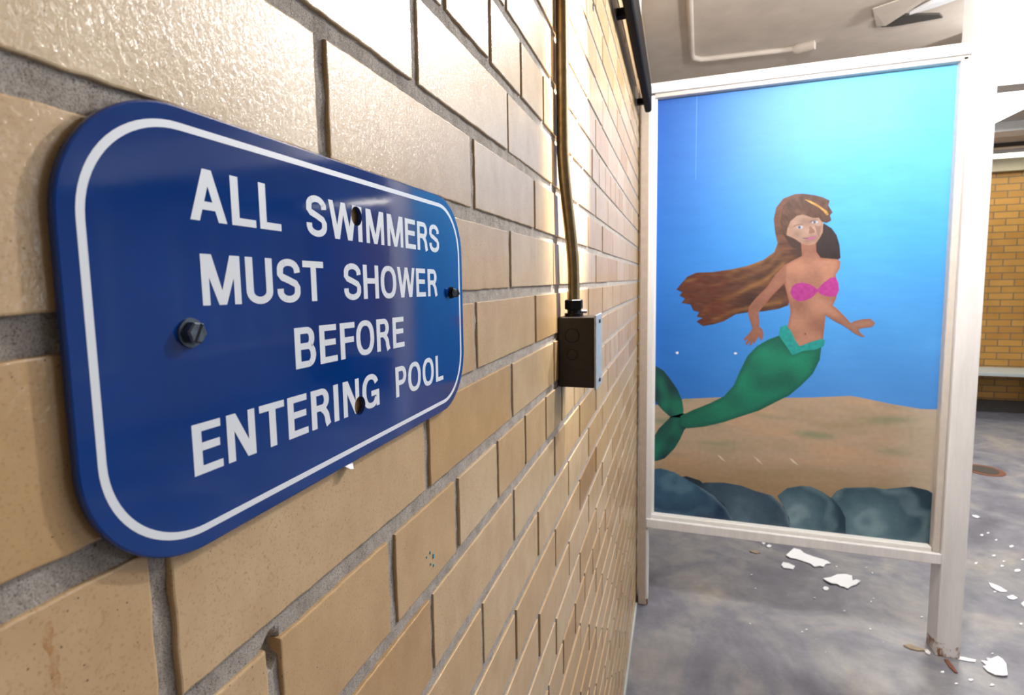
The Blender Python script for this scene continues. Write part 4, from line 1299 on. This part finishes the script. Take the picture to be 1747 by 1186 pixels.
# ------------------------------------------------------------------ paint flakes and grit on the floor
FL = {"long": [[10.351, 43.789], [10.809, 44.58], [11.103, 45.089], [11.532, 44.988], [11.727, 44.538], [12.249, 44.18], [12.813, 43.901], [13.079, 43.716], [13.222, 43.411], [12.863, 43.268], [12.586, 42.706], [12.383, 42.813], [11.988, 42.558], [11.816, 43.019], [11.431, 43.217], [11.039, 43.417], [10.531, 43.443]], "small": [[9.772, 42.191], [9.961, 42.63], [10.31, 42.614], [10.679, 42.296], [10.468, 41.76], [10.251, 41.828], [9.862, 41.793]], "wing": [[12.184, 40.993], [12.762, 41.374], [13.222, 41.784], [13.793, 42.037], [14.17, 41.961], [14.046, 41.299], [14.283, 41.448], [14.507, 41.287], [14.106, 40.787], [13.761, 40.532], [13.444, 40.111], [13.249, 40.301], [13.042, 40.312], [12.923, 40.545], [12.542, 40.428], [12.318, 40.694]], "round": [[11.891, 39.737], [12.058, 40.01], [12.229, 39.989], [12.265, 39.779], [12.114, 39.543], [11.922, 39.499]], "chipa": [[9.191, 45.06], [9.396, 45.321], [9.568, 45.174], [9.41, 44.831], [9.215, 44.812]], "chipb": [[8.902, 45.434], [9.07, 45.606], [9.157, 45.43], [8.979, 45.176]], "faint": [[7.868, 43.883], [8.214, 43.987], [8.595, 43.723], [8.278, 43.496], [7.882, 43.64]], "leaf": [[18.273, 34.435], [18.604, 34.468], [18.647, 34.759], [18.837, 34.746], [19.263, 35.014], [19.396, 34.818], [19.386, 34.46], [18.988, 33.477], [18.718, 33.326], [18.396, 33.32], [18.17, 33.536], [18.133, 33.917], [18.372, 34.062]], "strip": [[17.25, 34.457], [17.519, 34.489], [18.045, 34.426], [17.927, 34.225], [17.599, 34.204], [17.154, 34.219]], "base": [[15.746, 34.553], [15.921, 34.63], [15.976, 34.377], [15.858, 34.18], [15.712, 34.294]], "lace": [[14.796, 34.664], [15.177, 34.895], [15.361, 34.729], [15.656, 34.634], [15.921, 34.63], [15.853, 34.521], [15.329, 34.379], [14.996, 34.45]], "rusty": [[16.441, 33.995], [16.612, 33.998], [16.675, 33.51], [16.651, 32.963], [16.517, 32.969], [16.42, 33.43]], "slip": [[22.684, 43.725], [22.913, 43.608], [23.155, 43.312], [23.297, 42.814], [22.858, 42.656], [22.69, 42.867], [22.569, 43.194]], "slip2": [[22.923, 42.115], [23.377, 42.428], [23.488, 42.117], [23.156, 41.845], [22.908, 41.859]], "edge": [[23.352, 41.459], [23.714, 41.848], [23.855, 41.725], [23.605, 41.21], [23.315, 41.12]], "far": [[26.869, 56.024], [27.199, 56.06], [27.348, 55.756], [27.012, 55.454], [26.842, 55.708]], "dots": [[[11.194, 38.381], [11.146, 38.299], [11.07, 38.258], [11.022, 38.291], [11.039, 38.372], [11.108, 38.44], [11.177, 38.445]], [[12.64, 37.351], [12.586, 37.265], [12.505, 37.222], [12.456, 37.255], [12.477, 37.339], [12.552, 37.411], [12.625, 37.416]], [[15.773, 42.931], [15.706, 42.822], [15.613, 42.772], [15.563, 42.818], [15.594, 42.926], [15.683, 43.015], [15.763, 43.017]], [[15.621, 43.628], [15.546, 43.505], [15.442, 43.448], [15.386, 43.501], [15.42, 43.623], [15.52, 43.724], [15.609, 43.726]], [[7.657, 40.215], [7.612, 40.122], [7.531, 40.078], [7.475, 40.115], [7.485, 40.207], [7.555, 40.283], [7.631, 40.287]], [[7.679, 38.446], [7.641, 38.37], [7.573, 38.333], [7.525, 38.363], [7.534, 38.438], [7.593, 38.501], [7.658, 38.505]], [[6.843, 34.249], [6.81, 34.187], [6.749, 34.155], [6.705, 34.177], [6.711, 34.237], [6.764, 34.29], [6.822, 34.295]], [[13.629, 43.141], [13.553, 43.007], [13.439, 42.945], [13.374, 43.002], [13.406, 43.135], [13.511, 43.245], [13.611, 43.247]], [[14.797, 39.421], [14.75, 39.346], [14.681, 39.31], [14.643, 39.34], [14.664, 39.413], [14.729, 39.475], [14.788, 39.478]], [[14.553, 39.005], [14.5, 38.922], [14.424, 38.882], [14.381, 38.915], [14.404, 38.996], [14.476, 39.064], [14.542, 39.068]], [[13.575, 35.8], [13.528, 35.729], [13.458, 35.694], [13.417, 35.72], [13.437, 35.789], [13.502, 35.848], [13.563, 35.853]], [[10.54, 32.731], [10.509, 32.682], [10.459, 32.657], [10.427, 32.674], [10.437, 32.72], [10.482, 32.761], [10.528, 32.766]], [[9.989, 34.64], [9.952, 34.579], [9.891, 34.547], [9.851, 34.57], [9.863, 34.629], [9.917, 34.681], [9.974, 34.686]], [[9.684, 34.317], [9.643, 34.249], [9.574, 34.214], [9.53, 34.238], [9.542, 34.304], [9.603, 34.362], [9.666, 34.368]], [[25.986, 51.909], [25.819, 51.667], [25.634, 51.565], [25.569, 51.678], [25.674, 51.923], [25.87, 52.116], [26.01, 52.11]], [[26.627, 52.509], [26.49, 52.312], [26.34, 52.228], [26.289, 52.321], [26.376, 52.521], [26.536, 52.678], [26.648, 52.673]], [[25.167, 48.301], [25.0, 48.069], [24.812, 47.967], [24.743, 48.072], [24.846, 48.305], [25.045, 48.492], [25.188, 48.49]], [[24.903, 46.689], [24.743, 46.472], [24.562, 46.375], [24.495, 46.471], [24.593, 46.689], [24.783, 46.865], [24.922, 46.865]], [[25.7, 46.281], [25.452, 45.953], [25.176, 45.808], [25.077, 45.951], [25.231, 46.279], [25.524, 46.546], [25.733, 46.546]], [[25.332, 47.505], [25.227, 47.362], [25.109, 47.299], [25.067, 47.363], [25.132, 47.507], [25.256, 47.622], [25.345, 47.621]], [[27.212, 50.404], [26.997, 50.11], [26.766, 49.984], [26.689, 50.119], [26.826, 50.416], [27.075, 50.652], [27.248, 50.646]], [[23.377, 46.623], [23.22, 46.404], [23.039, 46.306], [22.966, 46.403], [23.059, 46.623], [23.247, 46.801], [23.389, 46.801]], [[26.747, 48.153], [26.622, 47.987], [26.486, 47.915], [26.441, 47.989], [26.52, 48.156], [26.665, 48.289], [26.766, 48.288]], [[22.616, 42.605], [22.527, 42.487], [22.422, 42.433], [22.379, 42.482], [22.431, 42.599], [22.539, 42.695], [22.621, 42.698]], [[26.583, 51.258], [26.466, 51.094], [26.338, 51.024], [26.295, 51.1], [26.369, 51.267], [26.505, 51.398], [26.601, 51.394]], [[16.089, 32.883], [15.992, 32.757], [15.857, 32.691], [15.786, 32.735], [15.832, 32.855], [15.96, 32.962], [16.075, 32.974]], [[18.051, 32.533], [17.94, 32.399], [17.795, 32.329], [17.723, 32.375], [17.779, 32.503], [17.922, 32.617], [18.043, 32.631]], [[17.276, 32.657], [17.133, 32.48], [16.943, 32.388], [16.846, 32.448], [16.915, 32.617], [17.101, 32.768], [17.262, 32.786]], [[16.326, 32.081], [16.252, 31.988], [16.151, 31.939], [16.097, 31.97], [16.133, 32.059], [16.23, 32.139], [16.316, 32.149]], [[16.955, 38.056], [16.891, 37.964], [16.804, 37.92], [16.759, 37.955], [16.79, 38.045], [16.875, 38.12], [16.948, 38.125]], [[14.525, 38.952], [14.482, 38.883], [14.418, 38.85], [14.383, 38.877], [14.402, 38.944], [14.462, 39.001], [14.517, 39.004]], [[22.294, 39.006], [22.192, 38.879], [22.07, 38.818], [22.02, 38.868], [22.079, 38.993], [22.203, 39.098], [22.299, 39.104]], [[19.262, 35.351], [19.2, 35.273], [19.12, 35.234], [19.083, 35.262], [19.116, 35.337], [19.195, 35.402], [19.26, 35.408]], [[12.654, 37.367], [12.603, 37.284], [12.524, 37.243], [12.478, 37.275], [12.498, 37.356], [12.57, 37.425], [12.64, 37.43]]]}


def flake(name, poly, mat, label, cat, group=None, curl=0.18, thick=0.03):
    cx = sum(p[0] for p in poly) / len(poly)
    cy = sum(p[1] for p in poly) / len(poly)
    rad = max(math.hypot(p[0] - cx, p[1] - cy) for p in poly)
    ex = []
    st = rad / 6
    x = cx - rad
    while x < cx + rad:
        y = cy - rad
        while y < cy + rad:
            if inside((x, y), poly):
                ex.append((x, y))
            y += st
        x += st
    vv, ff = cdt([poly], lambda a, b: inside((a, b), poly), ex)
    def hgt(x, y):
        r = math.hypot(x - cx, y - cy) / rad
        return 0.035 + curl * rad * 0.35 * r * r * (0.6 + 0.8 * nz(x, y, 1.1, 3)) + 0.0
    n = len(vv)
    top = [(x, y, max(0.03, hgt(x, y)) + thick) for x, y in vv]
    bot = [(x, y, max(0.03, hgt(x, y)) - 0.02) for x, y in vv]
    cnt = {}
    for f in ff:
        for i in range(len(f)):
            e = (f[i], f[(i + 1) % len(f)])
            cnt[tuple(sorted(e))] = cnt.get(tuple(sorted(e)), []) + [e]
    fs = list(ff) + [tuple(i + n for i in f[::-1]) for f in ff] + [(e[0][1], e[0][0], e[0][0] + n, e[0][1] + n) for e in cnt.values() if len(e) == 1]
    o = mesh(name, top + bot, fs, mat, origin=(cx, cy, 0.0))
    return tag(o, label, cat, group)


def FP(k):
    return [tuple(p) for p in FL[k]]


flake('paint_flake', FP('long'), M['flake'], 'long bone shaped white paint flake on the floor under the mural', 'paint flake')
flake('paint_flake', FP('small'), M['flake'], 'small oblong white paint flake lying just before the long bone shaped one', 'paint flake')
flake('paint_flake', FP('wing'), M['flake'], 'wing shaped white paint flake with a raised torn edge on the grey floor', 'paint flake', curl=0.4)
flake('paint_flake', FP('round'), M['flake'], 'tiny round white paint flake in front of the wing shaped one', 'paint flake', curl=0.05)
flake('paint_flake', FP('chipa'), M['flake'], 'tiny white chip with a dark hollow right below the bottom rail', 'paint flake', curl=0.05)
flake('paint_flake', FP('chipb'), M['flake'], 'tiny white chip beside the hollowed chip below the bottom rail', 'paint flake', curl=0.05)
flake('paint_flake', FP('faint'), M['flake_tan'], 'thin dull grey flake nearest the wall below the mural', 'paint flake', curl=0.02)
flake('paint_flake', FP('leaf'), M['flake'], 'large leaf shaped white paint flake with a serrated edge beyond the post foot', 'paint flake', curl=0.3)
flake('paint_flake', FP('strip'), M['flake'], 'narrow straight white paint strip touching the foot of the post', 'paint flake', curl=0.02)
flake('paint_flake', FP('base'), M['flake'], 'crumpled white crumb at the inner corner of the post foot', 'paint flake', curl=0.2)
flake('debris_strand', FP('lace'), M['flake_tan'], 'tan crumbling strand of debris leading to the post foot', 'debris', curl=0.05)
flake('rusty_strip', FP('rusty'), M['rust'], 'short rusty brown strip on the floor in front of the post', 'debris', curl=0.02)
flake('paint_flake', FP('slip'), M['flake'], 'long slim white paint flake on the open floor behind the post', 'paint flake', curl=0.1)
flake('paint_flake', FP('slip2'), M['flake'], 'short white paint flake following the long slim one behind the post', 'paint flake', curl=0.1)
flake('paint_flake', FP('edge'), M['flake'], 'rounded white paint flake beyond the slim flakes, farthest from the post', 'paint flake', curl=0.1)
flake('paint_flake', FP('far'), M['flake'], 'small white paint flake farthest back along the post edge', 'paint flake', curl=0.1)
for k_, d_ in enumerate(FL['dots']):
    where_, grp_ = (('tiny white paint crumb on the floor in front of the mural', 'paint crumbs before the mural') if k_ < 14 else
                    ('tiny white paint crumb on the open floor behind the post', 'paint crumbs behind the post') if k_ < 25 else
                    ('tiny white paint crumb around the foot of the post', 'paint crumbs round the post foot'))
    cx_ = sum(p[0] for p in d_) / len(d_)
    cy_ = sum(p[1] for p in d_) / len(d_)
    a_ = rng.uniform(0, 3.1)
    sh = [rng.uniform(0.5, 1.0) for _ in d_]
    flake('paint_crumb', [(cx_ + (p[0] - cx_) * s_ * .85, cy_ + (p[1] - cy_) * s_ * .75) for p, s_ in zip(d_, sh)], M['flake'], where_, 'paint crumb', grp_, curl=0.02, thick=0.02)

# ------------------------------------------------------------------ small marks on the brick wall
M['turquoise'] = simple('turquoise_paint_spot', rgb(70, 150, 180), 0.5)
M['hole'] = simple('dark_drill_hole', rgb(18, 15, 13), 0.9)
ps = MB()
for (y, z, r) in ((4.773, 18.41, .012), (4.851, 18.335, .020), (4.691, 18.40, .010), (4.778, 18.281, .010), (4.845, 18.236, .012)):
    ps.prism([(y + r * .8 * math.cos(t), z + r * 1.3 * math.sin(t)) for t in np.linspace(0, 2 * math.pi, 10, endpoint=False)], lambda u, v, x: (x, u, v), 0.0, 0.010)
sp = ps.build('paint_splash', M['turquoise'], origin=(0, 4.78, 18.33))
tag(sp, 'tiny turquoise paint spots splashed on one tan brick below the sign', 'paint spots')
for (y, z, r, lb) in ((16.07, 28.86, .10, 'small dark drilled hole in the brick wall high beside the conduit'), (25.4, 31.7, .14, 'small dark drilled hole in the wall next to the black channel')):
    h = MB().tube([(-0.03, y, z), (0.006, y, z), (0.008, y, z)], [r, r, r * .7], 16).build('wall_hole', M['hole'], origin=(0, y, z))
    tag(h, lb, 'hole')
